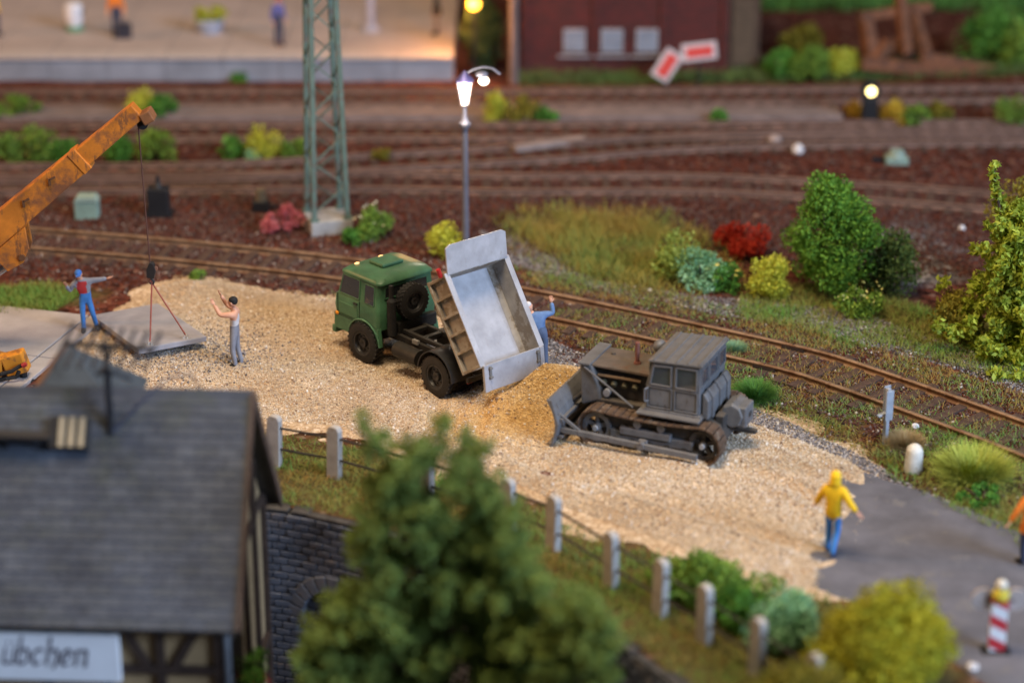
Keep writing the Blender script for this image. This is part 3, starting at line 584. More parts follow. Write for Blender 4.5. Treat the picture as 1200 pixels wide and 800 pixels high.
# ------------------------------------------------------------------ retaining wall, brick by brick where it shows
stone_dark = P('wall_stone', (0.10, 0.108, 0.132), 0.85, var=0.45, scale=1.3, bump=0.6, bscale=18, wear=(0.20, 0.155, 0.125), wamt=0.25, wscale=0.9, world=True, wsoft=0.15)
mortar = P('wall_mortar', (0.015, 0.015, 0.017), 0.95)
rw = empty('retaining_wall', (0, 0, 0)); tag(rw, 'dark brick retaining wall with blind arch below the fence', 'wall')
wc = wall_c; tg = np.gradient(wc, axis=0); tg /= np.linalg.norm(tg, axis=1)[:, None]; out_n = np.stack([tg[:, 1], -tg[:, 0]], 1)   # towards the camera
wl = np.concatenate([[0], np.cumsum(np.linalg.norm(np.diff(wc, axis=0), axis=1))])
def wpt(s, off=0.0):
    x = np.interp(s, wl, wc[:, 0]); y = np.interp(s, wl, wc[:, 1]); i = min(len(wc)-1, int(s/0.1)); n_ = out_n[i]; return x+n_[0]*off, y+n_[1]*off, math.atan2(tg[i, 1], tg[i, 0])
DEP = 0.22
V = []; 
for i in range(len(wc)):
    for off in (-0.6, -0.02):
        for zz in (LOW-0.2, -0.06): V.append((wc[i, 0]+out_n[i, 0]*off, wc[i, 1]+out_n[i, 1]*off, zz))
F = []
for i in range(len(wc)-1):
    a, b = i*4, i*4+4; F += [(a+2, b+2, b+3, a+3), (a+3, b+3, b+1, a+1), (a, a+1, b+1, b)]
link('core', rawmesh('core', np.array(V), np.array(F)), mortar, rw)
def s_at(px): return wl[int(np.argmin([abs(600+FPX*x/(y*CP+CH*SP)-px) for x, y in wc]))]
s0, s1, s2 = s_at(296), s_at(452), s_at(860)
sc_ = s_at(394); ax_, ay_, _ = wpt(sc_); zc = AT(394, 728, ay_).z; RI, RO = 0.80, 1.16
BH, BL = 0.172, 0.36
bm_ = []
for k in range(3):
    mb = MB(); j = lambda: rnd.uniform(-0.008, 0.008)
    mb.add([(-BL/2+0.024, j(), -BH/2+0.024), (BL/2-0.024, j(), -BH/2+0.024), (BL/2-0.024, DEP, -BH/2+0.024), (-BL/2+0.024, DEP, -BH/2+0.024), (-BL/2+0.014, -0.012+j(), BH/2-0.024), (BL/2-0.024, -0.012+j(), BH/2-0.024), (BL/2-0.024, DEP, BH/2-0.024), (-BL/2+0.024, DEP, BH/2-0.024)],
           [(0,3,2,1),(4,5,6,7),(0,1,5,4),(1,2,6,5),(2,3,7,6),(3,0,4,7)])
    me = mb.mesh('brick'); me.materials.append(stone_dark); bm_.append(me)
rest = MB(); nb = 0
rows = int((-0.08-LOW)/BH)
for rI in range(rows):
    z = -0.09-BH*(rI+0.5); s = s0-3.0+(BL/2 if rI % 2 else 0)
    while s < s2:
        du, dz = s-sc_, z-zc
        inside = (math.hypot(du, dz) < RO-0.10) if dz > 0 else abs(du) < RI+0.06
        x, y, a = wpt(s, DEP-0.02+rnd.uniform(-0.012, 0.012))
        if not inside:
            if s0 <= s <= s1 and nb < 275:
                o = link('brick', bm_[nb % 3], None, rw); nb += 1
                o.location = (x, y, z); o.rotation_euler = (rnd.uniform(-0.02, 0.02), rnd.uniform(-0.012, 0.012), a)
            else:
                rest.at(Matrix.Translation((x, y, z)) @ Matrix.Rotation(a, 4, 'Z')).cbox((0, DEP/2, 0), (BL-0.045, DEP, BH-0.045))
        else:
            x, y, a = wpt(s, 0.0)
            rest.at(Matrix.Translation((x, y, z)) @ Matrix.Rotation(a, 4, 'Z')).cbox((0, 0.0, 0), (BL-0.045, 0.05, BH-0.045))
        s += BL
kind(rest.build('brick_field', stone_dark, rw), 'stuff')
for k in range(11):
    t0_, t1_ = math.pi*k/11+0.02, math.pi*(k+1)/11-0.02
    mb = MB(); poly = [(RI*math.cos(t0_), RI*math.sin(t0_)), (RO*math.cos(t0_), RO*math.sin(t0_)), (RO*math.cos(t1_), RO*math.sin(t1_)), (RI*math.cos(t1_), RI*math.sin(t1_))]
    mb.prism([(px_, pz_) for px_, pz_ in poly], -0.05, DEP); x, y, a = wpt(sc_, DEP-0.02)
    o = mb.build('arch_stone', stone_dark, rw, bevel=0.015); o.location = (x, y, zc); o.rotation_euler = (0, 0, a)
# capping course of rough dark stones
capm = None
sv = s0-3
k = 0
while sv < s2:
    x, y, a = wpt(sv, DEP/2-0.1); L = rnd.uniform(0.4, 0.7)
    o = MB().cbox((0, 0, 0), (L-0.02, 0.34, 0.07)).build('coping_stone', P('coping', (0.05, 0.045, 0.04), 0.9, var=0.4, bump=0.5), rw, bevel=0.02)
    o.location = (x, y, -0.045+rnd.uniform(-0.012, 0.012)); o.rotation_euler = (0, 0, a+rnd.uniform(-0.03, 0.03)); sv += L

# ------------------------------------------------------------------ fence
conc = P('post_concrete', (0.37, 0.345, 0.32), 0.85, var=0.2, scale=3, bump=0.35, bscale=22, wear=(0.30, 0.26, 0.21), wamt=0.3, wscale=2)
wire = P('fence_rail_paint', (0.025, 0.022, 0.022), 0.6)
fe = empty('post_fence', (*fence_xy[0], 0)); tag(fe, 'pale concrete post fence with two thin dark rails above the wall', 'fence')
fx = np.array(fence_xy)-np.array(fence_xy[0]); tops = []
ft = np.gradient(np.array(fence_xy), axis=0)
poly = [(-0.15, -0.15), (0.15, -0.15), (0.15, 1.10), (0.11, 1.18), (0.05, 1.205), (-0.05, 1.205), (-0.11, 1.18), (-0.15, 1.10)]
post_me = None
for i, (x, y) in enumerate(fx):
    if post_me is None:
        o = MB().prism(poly, -0.09, 0.09).build('post', conc, fe, bevel=0.012); post_me = o.data
    else:
        o = link('post', post_me, None, fe); md = o.modifiers.new('bevel', 'BEVEL'); md.width = 0.012; md.segments = 2; md.limit_method = 'ANGLE'
    ang = math.atan2(ft[i, 1], ft[i, 0]); o.location = (x, y, 0); o.rotation_euler = (rnd.uniform(-0.03, 0.03), rnd.uniform(-0.03, 0.03), ang)
for zz in (0.42, 0.93):
    for i in range(len(fx)-1):
        a, b = fx[i], fx[i+1]; m_ = (a+b)/2
        MB().tube([(a[0], a[1], zz), (m_[0], m_[1], zz-0.008), (b[0], b[1], zz)], 0.027, 6).build('rail', wire, fe, smooth=True)

# ------------------------------------------------------------------ half-timbered house at the foot of the wall
D_ = 43.0; Rp = Vector(((295-600)/FPX*D_, D_*(CP-60/FPX*SP), CH+D_*(-SP-60/FPX*CP)))
hs = 2.68; drop = 3.54; HL = 9.0
house = empty('timber_house', (Rp.x, Rp.y, LOW), rotz=math.radians(-3)); tag(house, 'half-timbered house with grey slate roof standing below the wall', 'house')
zr = Rp.z-LOW; ze = zr-drop; sl = math.hypot(hs, drop); ang = math.atan2(drop, hs)
timber = P('dark_timber', (0.045, 0.026, 0.018), 0.8, var=0.35, scale=5)
plaster = P('cream_plaster', (0.36, 0.25, 0.13), 0.9, var=0.15, scale=2, bump=0.2)
slate = [P('slate_%d' % i, c, 0.7, var=0.3, scale=1.1, bump=0.3, bscale=14, wear=(0.055, 0.065, 0.045), wamt=0.25, wscale=0.7, world=True, wsoft=0.25) for i, c in enumerate([(0.055, 0.064, 0.084), (0.048, 0.056, 0.075), (0.066, 0.075, 0.094), (0.058, 0.066, 0.080)])]
wy = hs-0.36; zw = ze+0.30
MB().box(-HL, -0.34, -wy, wy, 0, zw).add([(-0.34, -wy, zw), (-0.34, wy, zw), (-0.34, 0, zr-0.12), (-HL, -wy, zw), (-HL, wy, zw), (-HL, 0, zr-0.12)], [(0, 1, 2), (3, 5, 4), (0, 2, 5, 3), (1, 4, 5, 2)]).build('wall', plaster, house)
RT = 0.10
roof = MB()
for sgn in (-1, 1):
    roof.add([(0, 0, zr), (0, sgn*hs, ze), (0, sgn*hs, ze-RT), (0, 0, zr-RT*1.6), (-HL, 0, zr), (-HL, sgn*hs, ze), (-HL, sgn*hs, ze-RT), (-HL, 0, zr-RT*1.6)],
             [(0, 1, 2, 3), (4, 7, 6, 5), (0, 4, 5, 1), (1, 5, 6, 2), (2, 6, 7, 3)])
roofo = roof.build('roof', P('roof_deck', (0.06, 0.055, 0.055), 0.8), house)
CO, CW = sl/22, 0.4
sm_ = []
for k in range(4):
    t_ = 0.016
    me = MB().add([(-CW/2+0.005, 0, t_), (CW/2-0.005, 0, t_), (CW/2-0.005, -(CO+0.05), 0.020+t_), (-CW/2+0.005, -(CO+0.05), 0.020+t_), (-CW/2+0.005, 0, 0), (CW/2-0.005, 0, 0), (CW/2-0.005, -(CO+0.05), 0.020), (-CW/2+0.005, -(CO+0.05), 0.020)],
                  [(0, 3, 2, 1), (4, 5, 6, 7), (0, 1, 5, 4), (1, 2, 6, 5), (2, 3, 7, 6), (3, 0, 4, 7)]).mesh('slate'); me.materials.append(slate[k]); sm_.append(me)
far_sl = MB(); ns = 0
Rs = Matrix.Rotation(ang, 4, 'X')
for rI in range(22):
    u = rI*CO; x = -CW/2-(CW/2 if rI % 2 else 0)+0.02; 
    if rI % 2: x = -CW/2-0.2+0.02
    while x > -HL:
        loc = Vector((x, -math.cos(ang)*u, zr-math.sin(ang)*u+0.004))
        if x > -5.4 and ns < 296:
            o = link('slate', sm_[rnd.randrange(4)], None, roofo); o.location = loc; o.rotation_euler = (ang+rnd.uniform(-0.008, 0.008), rnd.uniform(-0.012, 0.012), rnd.uniform(-0.012, 0.012)); ns += 1
        else:
            far_sl.at(Matrix.Translation(loc) @ Rs).add([tuple(v.co) for v in sm_[0].vertices], [tuple(p_.vertices) for p_ in sm_[0].polygons])
        x -= CW
    if rI % 2:
        far_sl.at(Matrix.Translation((-0.09, -math.cos(ang)*u, zr-math.sin(ang)*u+0.004)) @ Rs).box(-0.1, 0.1, -CO-0.05, 0, 0.012, 0.03)
kind(far_sl.build('slate_field', slate[0], roofo), 'stuff')
x = -0.17
while x > -HL:
    MB().at(Matrix.Translation((x, 0, zr+0.005))).add([(-0.18, -0.14, -0.14), (0.18, -0.14, -0.14), (0.18, 0, 0.055), (-0.18, 0, 0.055), (0.18, 0.14, -0.14), (-0.18, 0.14, -0.14)], [(0, 1, 2, 3), (3, 2, 4, 5), (0, 3, 5), (1, 4, 2)]).build('ridge_tile', slate[1], roofo); x -= 0.345
for sgn in (-1, 1):
    MB().bar((0.03, 0, zr-0.04), (0.03, sgn*(hs+0.02), ze-0.04), 0.05, 0.24).build('verge_board', P('verge_paint', (0.09, 0.055, 0.04), 0.75, var=0.3), roofo)
# timber frame
def beam(a, b, w=0.16): MB().bar(a, b, w, 0.16).build('beam', timber, house)
fy = -wy-0.03
for zz in (zw-0.05, zw-1.35, 2.2): beam((-HL, fy, zz), (-0.3, fy, zz), 0.14)
for xx in (-0.42, -1.5, -2.5, -3.6, -4.8, -6.0): beam((xx, fy-0.004, 0), (xx, fy-0.004, zw), 0.14)
for a, b in ((-0.6, -1.25), (-2.35, -1.75), (-2.7, -3.4)): beam((a, fy-0.006, zw-0.12), (b, fy-0.006, zw-1.3), 0.13)
beam((-0.34, -wy, zw), (-0.34, wy, zw), 0.14)
for yy in (-wy, -wy/2, 0.0, wy/2, wy): beam((-0.31, yy, 0), (-0.31, yy, zw+(1-abs(yy)/wy)*2.6), 0.14)
beam((-0.30, -wy*0.95, zw-0.1), (-0.30, -wy*0.55, 3.4), 0.13); beam((-0.30, -wy, 3.3), (-0.30, wy, 3.3), 0.14)
# gable window with a flower box, and the small roof bits
gw = MB().box(-0.30, -0.26, -1.75, -0.75, 4.1, 5.5).build('window', P('window_paint', (0.6, 0.58, 0.55), 0.6), house)
for q_ in range(2): MB().box(-0.262, -0.255, -1.70+q_*0.48, -1.28+q_*0.48, 4.18, 5.42).build('pane', GLASS('dark_glass'), gw)
fb = MB().box(-0.25, 0.02, -1.8, -0.7, 3.85, 4.08).build('flower_box', timber, house)
leafcloud('flowers', P('geranium_red', (0.5, 0.05, 0.06), 0.7), [((rng.uniform(-0.2, 0.1), rng.uniform(-1.75, -0.75), rng.uniform(4.0, 4.25)), 0.14) for _ in range(14)], 260, 0.06, fb)
leafcloud('leaves', TINT('geranium_leaf', BG), [((rng.uniform(-0.1, 0.15), rng.uniform(-1.75, -0.75), rng.uniform(4.25, 4.75)), 0.18) for _ in range(12)], 420, 0.06, fb)
# downpipe
MB().tube([(-0.25, -wy-0.1, zw-0.2), (-0.25, -wy-0.1, 0)], 0.07, 10).build('downpipe', P('zinc', (0.30, 0.33, 0.38), 0.5, 0.5), house, smooth=True)
# small pointed roof rising behind the ridge
tp_ = empty('pointed_roof', (0, 0, 0)); bpy.data.objects.remove(tp_)
Hm = Matrix.Translation((Rp.x, Rp.y, LOW)) @ Matrix.Rotation(math.radians(-3), 4, 'Z'); Hi = Hm.inverted()
def hl(px, py, dep_y): return Hi @ AT(px, py, dep_y)
apx = hl(76, 408, Rp.y+1.6); bl_ = hl(20, 462, Rp.y+0.9); br_ = hl(146, 462, Rp.y+0.9); cx_ = apx.x
tl, tr = bl_.x-0.05, br_.x+0.05; zb = bl_.z-0.5
tr_o = MB().add([(tl, 0.55, zb), (tr, 0.55, zb), (cx_, 1.6, apx.z), (tl, 2.7, zb), (tr, 2.7, zb)], [(0, 1, 2), (0, 2, 3), (1, 4, 2), (3, 2, 4)]).build('turret_roof', P('turret_slate', (0.045, 0.058, 0.072), 0.7, var=0.3, scale=1.5, bump=0.3), house)
MB().bar((tl-0.02, 0.53, zb), (cx_, 1.6, apx.z+0.02), 0.09).build('hip_tile', P('hip_clay', (0.16, 0.085, 0.05), 0.8), tr_o)
# roof walk plank with slatted hatch
def roofpt(px, py):
    """where the sight line meets the front roof slope, in house coordinates"""
    best = None
    for d in np.arange(36, 46, 0.01):
        v = -(py-400)/FPX; w_ = Vector(((px-600)/FPX*d, d*(CP+v*SP), CH+d*(-SP+v*CP))); h_ = Hi @ w_
        if h_.z <= zr + h_.y*drop/hs if h_.y < 0 else False: return h_
    return Hi @ AT(px, py, Rp.y)
e0, e1 = roofpt(-60, 512), roofpt(62, 516)
rwk = MB().bar(e0+Vector((0, -0.16, 0.16)), e1+Vector((0, -0.16, 0.16)), 0.32, 0.06).build('roof_walk', P('black_iron', (0.018, 0.017, 0.018), 0.7), house)
for q_ in range(3):
    p_ = e0.lerp(e1, 0.25+0.33*q_); MB().bar(p_, p_+Vector((0, -0.28, 0.15)), 0.05).bar(p_+Vector((0, -0.1, -0.16)), p_+Vector((0, -0.28, 0.12)), 0.05).build('bracket', P('black_iron', (0.018,)*3), rwk)
h0 = roofpt(84, 528); hb = MB().at(Matrix.Translation(h0) @ Matrix.Rotation(ang, 4, 'X')).box(-0.42, 0.34, 0, 0.62, 0.0, 0.20).build('roof_hatch', P('black_iron', (0.018,)*3), house, bevel=0.02)
for q_ in range(3): MB().at(Matrix.Translation(h0) @ Matrix.Rotation(ang, 4, 'X')).box(-0.22+q_*0.19, -0.12+q_*0.19, 0.03, 0.59, 0.20, 0.235).build('slat', P('slat_wood', (0.40, 0.33, 0.22), 0.8), hb)
# aerial on the roof
a0 = Hm @ roofpt(130, 506); aer = empty('roof_aerial', a0); tag(aer, 'black television aerial with many rods on the slate roof', 'aerial')
iron = P('aerial_black', (0.02, 0.019, 0.022), 0.6)
mt_top = AT(124, 408, a0.y)-a0
MB().cyl((0, 0, -0.1), mt_top+Vector((0, 0, 0.1)), 0.075, 0.06, 8).build('mast', iron, aer, smooth=True)
MB().cyl((0, 0, -0.05), (0, 0, 0.16), 0.10, 0.07, 10).build('mast_foot', iron, aer)
bm0, bm1 = AT(76, 402, a0.y+0.25)-a0, AT(180, 409, a0.y-0.25)-a0
MB().cyl(bm0, bm1, 0.05, 0.05, 6).build('boom', iron, aer)
for q_ in range(8):
    c_ = bm0.lerp(bm1, q_/7); L_ = 0.62-0.03*q_; MB().cyl(c_+Vector((-0.16, -L_*0.7, -0.30)), c_+Vector((0.10, L_*0.7, 0.22)), 0.04, 0.04, 6).build('rod', iron, aer)
c_ = AT(123, 434, a0.y)-a0; MB().tube([c_+Vector((-0.1, -0.3, 0.05)), c_, c_+Vector((0.45, 0.2, -0.25))], 0.045, 6).blob(c_, 0.09).build('dipole', iron, aer)
MB().tube([(0.05, -0.05, 0.05), (0.5, 0.25, 0.45), (1.0, 0.55, 0.85), (1.45, 0.62, 0.92), (1.9, 0.2, 0.4)], 0.022, 6).build('cable', P('blue_cable', (0.04, 0.05, 0.09), 0.6), aer)
# sign board
sg_y = -wy-0.20
def fac(px, py): 
    n_ = (Hm.to_3x3() @ Vector((0, 1, 0))); p0 = Hm @ Vector((0, sg_y, 0)); o_ = Vector((0, 0, CH)); v = -(py-400)/FPX
    dr = Vector(((px-600)/FPX, CP+v*SP, -SP+v*CP)); t_ = (p0-o_).dot(n_)/dr.dot(n_); return Hi @ (o_+dr*t_)
q0, q1 = fac(-58, 794), fac(138, 745)
sgn_ = empty('sign_board', Hm @ Vector((q0.x, sg_y, q0.z)), rotz=math.radians(-3)); tag(sgn_, 'white name sign with dark script lettering under the slate eaves', 'sign')
SW, SH = q1.x-q0.x, q1.z-q0.z
MB().box(0, SW, 0, 0.12, 0, SH).build('board', P('sign_white', (0.9, 0.9, 0.92), 0.6, var=0.04), sgn_, bevel=0.015)
let = {'u': [[(0, 1), (0, .12), (.2, 0), (.48, .2)], [(.5, 1), (.5, 0), (.6, .1)]], 'b': [[(0, 1.7), (0, .1), (.28, 0), (.5, .25), (.5, .75), (.3, 1), (0, .75)]],
       'c': [[(.45, .85), (.25, 1), (0, .75), (0, .2), (.2, 0), (.45, .15)]], 'h': [[(-.08, 1.6), (0, 1.7), (0, 0)], [(0, .75), (.3, 1), (.5, .8), (.5, .15), (.38, -.2)]],
       'e': [[(.05, .42), (.45, .58), (.4, .88), (.2, 1), (0, .75), (0, .2), (.2, 0), (.45, .15)]], 'n': [[(-.08, .9), (0, 1), (0, 0)], [(0, .8), (.3, 1), (.5, .85), (.5, 0), (.62, .1)]]}
t_l, t_r = fac(4, 780), fac(106, 780); xh = (fac(50, 757).z-fac(50, 776).z); bz = fac(50, 778).z-q0.z
lm_ = MB(); xx = t_l.x-q0.x; adv = (t_r.x-t_l.x)/6.0; kk = 0; kx = adv*0.78/0.62
def stroke(a, b):
    global kk
    kk += 1; y_ = -0.006-0.0004*kk; nx_, nz_ = 0.055*xh*1.05, 0.085*xh*1.05
    sh = 0.22
    P_ = [(xx+(a[0]+a[1]*sh)*kx, bz+a[1]*xh), (xx+(b[0]+b[1]*sh)*kx, bz+b[1]*xh)]
    (x0, z0), (x1, z1) = P_
    lm_.add([(x0-nx_, y_, z0-nz_), (x0+nx_, y_, z0+nz_), (x1+nx_, y_, z1+nz_), (x1-nx_, y_, z1-nz_)], [(0, 1, 2, 3)])
    lm_.add([(x0-nx_, y_-0.0002, z0+nz_*0.3), (x0+nx_, y_-0.0002, z0-nz_*0.3), (x1+nx_, y_-0.0002, z1-nz_*0.3), (x1-nx_, y_-0.0002, z1+nz_*0.3)], [(0, 1, 2, 3)])
for ch in 'ubchen':
    for st in let[ch]:
        for a, b in zip(st, st[1:]): stroke(a, b)
    if ch == 'u': stroke((.08, 1.25), (.08, 1.36)); stroke((.42, 1.25), (.42, 1.36))
    xx += adv
lm_.build('lettering', P('sign_ink', (0.035, 0.02, 0.05), 0.7), sgn_, fix=False)

# ------------------------------------------------------------------ concrete pavement and the slab on the hook
slabc = P('slab_concrete', (0.37, 0.335, 0.325), 0.9, var=0.14, scale=1.3, bump=0.3, bscale=25, wear=(0.33, 0.30, 0.285), wamt=0.4, wscale=1.5, world=True, wsoft=0.2)
J = G(45, 422); pv = empty('pavement', J); kind(pv, 'structure')
u_ = Vector((0.985, 0.0, 0)); w_ = Vector((-0.27, -0.96, 0)); u_ = Vector((0.96, -0.27, 0))
LU, LW = 2.35, 2.9
for i in range(-3, 2):
    for j in range(-1, 2):
        a, b = i*LU, (i+1)*LU
        if i == 0: b = a+0.5
        if i == 1: continue
        if j == 1 and i == 0: continue
        c_ = u_*((a+b)/2)+w_*(j*LW+LW/2)
        o = MB().cbox((0, 0, 0), (b-a-0.05, LW-0.05, 0.16)).build('slab', slabc, pv, bevel=0.015); o.location = c_+Vector((0, 0, 0.03+rnd.uniform(-0.008, 0.008))); o.rotation_euler = (0, 0, math.atan2(u_.y, u_.x))
Ls, Fs, Bs = G(108, 369, 0.28), G(162, 409, 0.46), G(185, 355, 0.30)
e1_, e2_ = (Bs-Ls), (Fs-Ls); n3 = e1_.cross(e2_).normalized(); n3 = n3 if n3.z > 0 else -n3
mb = MB(); q_ = [Ls, Fs, Fs+e1_, Bs]; mb.add([v-n3*0.14-Ls for v in q_]+[v-Ls for v in q_], [(0, 3, 2, 1), (4, 5, 6, 7), (0, 1, 5, 4), (1, 2, 6, 5), (2, 3, 7, 6), (3, 0, 4, 7)])
hsl = empty('concrete_slab', Ls); tag(hsl, 'grey concrete slab hanging tilted from the crane hook', 'concrete slab')
mb.build('plate', P('lifted_concrete', (0.30, 0.295, 0.325), 0.85, var=0.15, scale=1.5, bump=0.3, bscale=25, wear=(0.25, 0.243, 0.265), wamt=0.4, wscale=1.2, wsoft=0.25), hsl, bevel=0.02)
A1, A2 = Ls+e2_*0.965+e1_*0.20, Ls+e2_*0.965+e1_*0.72
for A in (A1, A2):
    o = MB().at(Matrix.Translation(A-Ls)).box(-0.09, 0.09, -0.05, 0.05, -0.01, 0.02).tube([(-0.04, 0, 0.0), (-0.04, 0, 0.11), (0.04, 0, 0.11), (0.04, 0, 0.0)], 0.014, 6).build('lifting_eye', P('bright_steel', (0.7, 0.68, 0.65), 0.35, 0.7), hsl)
Yh = (A1.y+A2.y)/2
hk = AT(178, 331, Yh); tipc = AT(161, 138, Yh)
slg = empty('chain_sling', hk); tag(slg, 'thin red two leg sling between crane hook and concrete slab', 'sling')
redr = P('red_sling', (0.36, 0.10, 0.07), 0.6)
for A in (A1, A2): MB().cyl((0, 0, 0), A+Vector((0, 0, 0.1))-hk, 0.022, 0.022, 6).build('sling_leg', redr, slg)
MB().tube([(0.05*math.cos(t), 0, 0.05*math.sin(t)) for t in np.linspace(0, 2*math.pi, 10)], 0.016, 5).build('ring', redr, slg)

# ------------------------------------------------------------------ crane
orange = P('crane_orange', (0.50, 0.165, 0.02), 0.55, var=0.3, scale=1.6, wear=(0.19, 0.075, 0.035), wamt=0.5, wscale=1.3, wsoft=0.16, speck=(0.22, 0.085, 0.03), samt=0.6, sscale=3.0, bump=0.15, spec=0.35)
orange2 = P('crane_yellow', (0.56, 0.22, 0.02), 0.55, var=0.15, scale=2, wear=(0.25, 0.11, 0.03), wamt=0.35, wscale=2.4)
rubber = P('black_rubber', (0.014, 0.014, 0.015), 0.75, var=0.3, scale=6, spec=0.35)
tip = AT(162, 130, Yh); lowb = AT(0, 266, Yh); bd = (tip-lowb).normalized(); pivot = lowb-bd*2.2
cr = empty('mobile_crane', (pivot.x-1.0, Yh, 0)); tag(cr, 'rusty orange mobile crane with raised box boom holding the slab', 'crane')
ci = Vector((pivot.x-1.0, Yh, 0))
bx_, bu = bd, Vector((-bd.z, 0, bd.x)); bu = bu if bu.z > 0 else -bu
def BP(t, n_, y=0.0): return lowb + bd*t + bu*n_ + Vector((0, y, 0)) - ci
Lt = (tip-lowb).length
def boomseg(name, t0_, t1_, h0_, h1_, w0, w1, c0=0.0, c1=0.0):
    mb = MB(); mb.add([BP(t0_, c0-h0_/2, -w0/2), BP(t0_, c0-h0_/2, w0/2), BP(t0_, c0+h0_/2, w0/2), BP(t0_, c0+h0_/2, -w0/2), BP(t1_, c1-h1_/2, -w1/2), BP(t1_, c1-h1_/2, w1/2), BP(t1_, c1+h1_/2, w1/2), BP(t1_, c1+h1_/2, -w1/2)],
                      [(0, 3, 2, 1), (4, 5, 6, 7), (0, 1, 5, 4), (1, 2, 6, 5), (2, 3, 7, 6), (3, 0, 4, 7)])
    return mb.build(name, orange, cr, bevel=0.025)
boomseg('boom', -2.3, 2.75, 0.74, 0.58, 0.52, 0.46)
boomseg('boom_extension', 2.6, Lt+0.02, 0.48, 0.42, 0.40, 0.37, 0.02, 0.02)
boomseg('boom_collar', 2.55, 2.80, 0.63, 0.60, 0.51, 0.49)
for t_ in (0.9, 1.75):
    MB().bar(BP(t_, 0.02, -0.272), BP(t_+0.10, 0.16, -0.272), 0.05, 0.05).bar(BP(t_+0.09, 0.13, -0.272), BP(t_+0.24, 0.10, -0.272), 0.05, 0.05).build('boom_fitting', P('crane_brown', (0.12, 0.05, 0.02), 0.7), cr)
# plates below the boom that take the lifting ram
mb = MB()
for yy in (-0.26, 0.18): mb.add([BP(-0.55, -0.35, yy), BP(0.55, -0.35, yy), BP(0.25, -0.80, yy), BP(-0.10, -0.98, yy), BP(-0.55, -0.9, yy)]+[BP(-0.55, -0.35, yy+0.08), BP(0.55, -0.35, yy+0.08), BP(0.25, -0.80, yy+0.08), BP(-0.10, -0.98, yy+0.08), BP(-0.55, -0.9, yy+0.08)], [(4, 3, 2, 1, 0), (5, 6, 7, 8, 9), (0, 1, 6, 5), (1, 2, 7, 6), (2, 3, 8, 7), (3, 4, 9, 8), (4, 0, 5, 9)])
mb.build('ram_bracket', orange, cr, bevel=0.015)
MB().cyl(BP(-0.02, -0.86, -0.32), BP(-0.02, -0.86, 0.32), 0.08, 0.08, 10).build('ram_pin', P('crane_brown', (0.1,)*3), cr)
MB().cyl(BP(-0.02, -0.86), Vector((0.9, 0, 1.1)), 0.09, 0.13, 12).build('lifting_ram', P('ram_steel', (0.4, 0.4, 0.42), 0.3, 0.8), cr, smooth=True)
# boom head with sheave
hd = MB(); c_ = BP(Lt+0.06, -0.20); ex = Vector((1, 0, 0))
hd.at(Matrix.Translation(c_) @ Matrix.Rotation(-math.radians(28), 4, 'Y')).box(-0.10, 0.18, -0.23, 0.23, -0.17, 0.12)
hd.build('boom_head', P('head_brown', (0.22, 0.09, 0.035), 0.6, var=0.3, scale=4), cr, bevel=0.03)
ropp = AT(161, 136, Yh)-ci
MB().lathe([(0.0, -0.05), (0.13, -0.05), (0.09, 0), (0.13, 0.05), (0.0, 0.05)], 16, 'y', BP(Lt-0.14, -0.30)).build('sheave', rubber, cr)
MB().cyl(ropp, AT(176, 312, Yh)-ci, 0.017, 0.017, 6).build('hoist_rope', P('rope_brown', (0.10, 0.045, 0.035), 0.8), cr)
hb_ = AT(177, 318, Yh)-ci
MB().at(Matrix.Translation(hb_) @ Matrix.Rotation(0.12, 4, 'Y')).prism([(-0.09, -0.16), (0.09, -0.16), (0.12, 0.05), (0.05, 0.24), (-0.05, 0.24), (-0.11, 0.05)], -0.08, 0.08).build('hook_block', P('hook_black', (0.02, 0.018, 0.018), 0.5), cr, bevel=0.02)
MB().at(Matrix.Translation(hb_)).tube([(0, 0, -0.14), (0.0, 0, -0.2), (0.06, 0, -0.27), (0.02, 0, -0.33), (-0.05, 0, -0.29)], 0.026, 6).build('hook', P('hook_black', (0.02,)*3), cr)
MB().at(Matrix.Translation(hb_)).lathe([(0, -0.03), (0.055, -0.03), (0.055, 0.03), (0, 0.03)], 10, 'y', (0.12, -0.02, 0.08)).build('hook_sheave', P('copper', (0.45, 0.25, 0.18), 0.4, 0.6), cr)
# superstructure and carrier (only the front corner shows)
MB().prism([(-1.9, 1.1), (0.55, 1.1), (0.55, 1.5), (0.2, 2.1), (-1.9, 2.2)], -0.95, 0.55).build('superstructure', orange2, cr, bevel=0.05)
MB().prism([(-0.6, 1.1), (0.75, 1.1), (0.75, 1.9), (0.45, 2.7), (-0.6, 2.7)], 0.6, 1.25).build('operator_cab', orange2, cr, bevel=0.05)
MB().cyl((0, 0, 0.9), (0, 0, 1.12), 0.8, 0.8, 24).build('turntable', rubber, cr)
fr = G(30, 440) - ci
MB().box(-5.2, 0.9, -1.15, 1.15, 0.55, 0.92).build('carrier', orange2, cr, bevel=0.04)
wheel_me = MB().lathe([(0, -0.16), (0.26, -0.16), (0.30, -0.2), (0.46, -0.2), (0.52, -0.12), (0.52, 0.12), (0.46, 0.2), (0.30, 0.2), (0.26, 0.16), (0, 0.16)], 24, 'y').mesh('wheel'); wheel_me.materials.append(rubber)
for xx_ in (-4.4, -3.2, -0.2):
    for yy in (-0.95, 0.95): o = link('wheel', wheel_me, None, cr); o.location = (xx_, yy, 0.52)
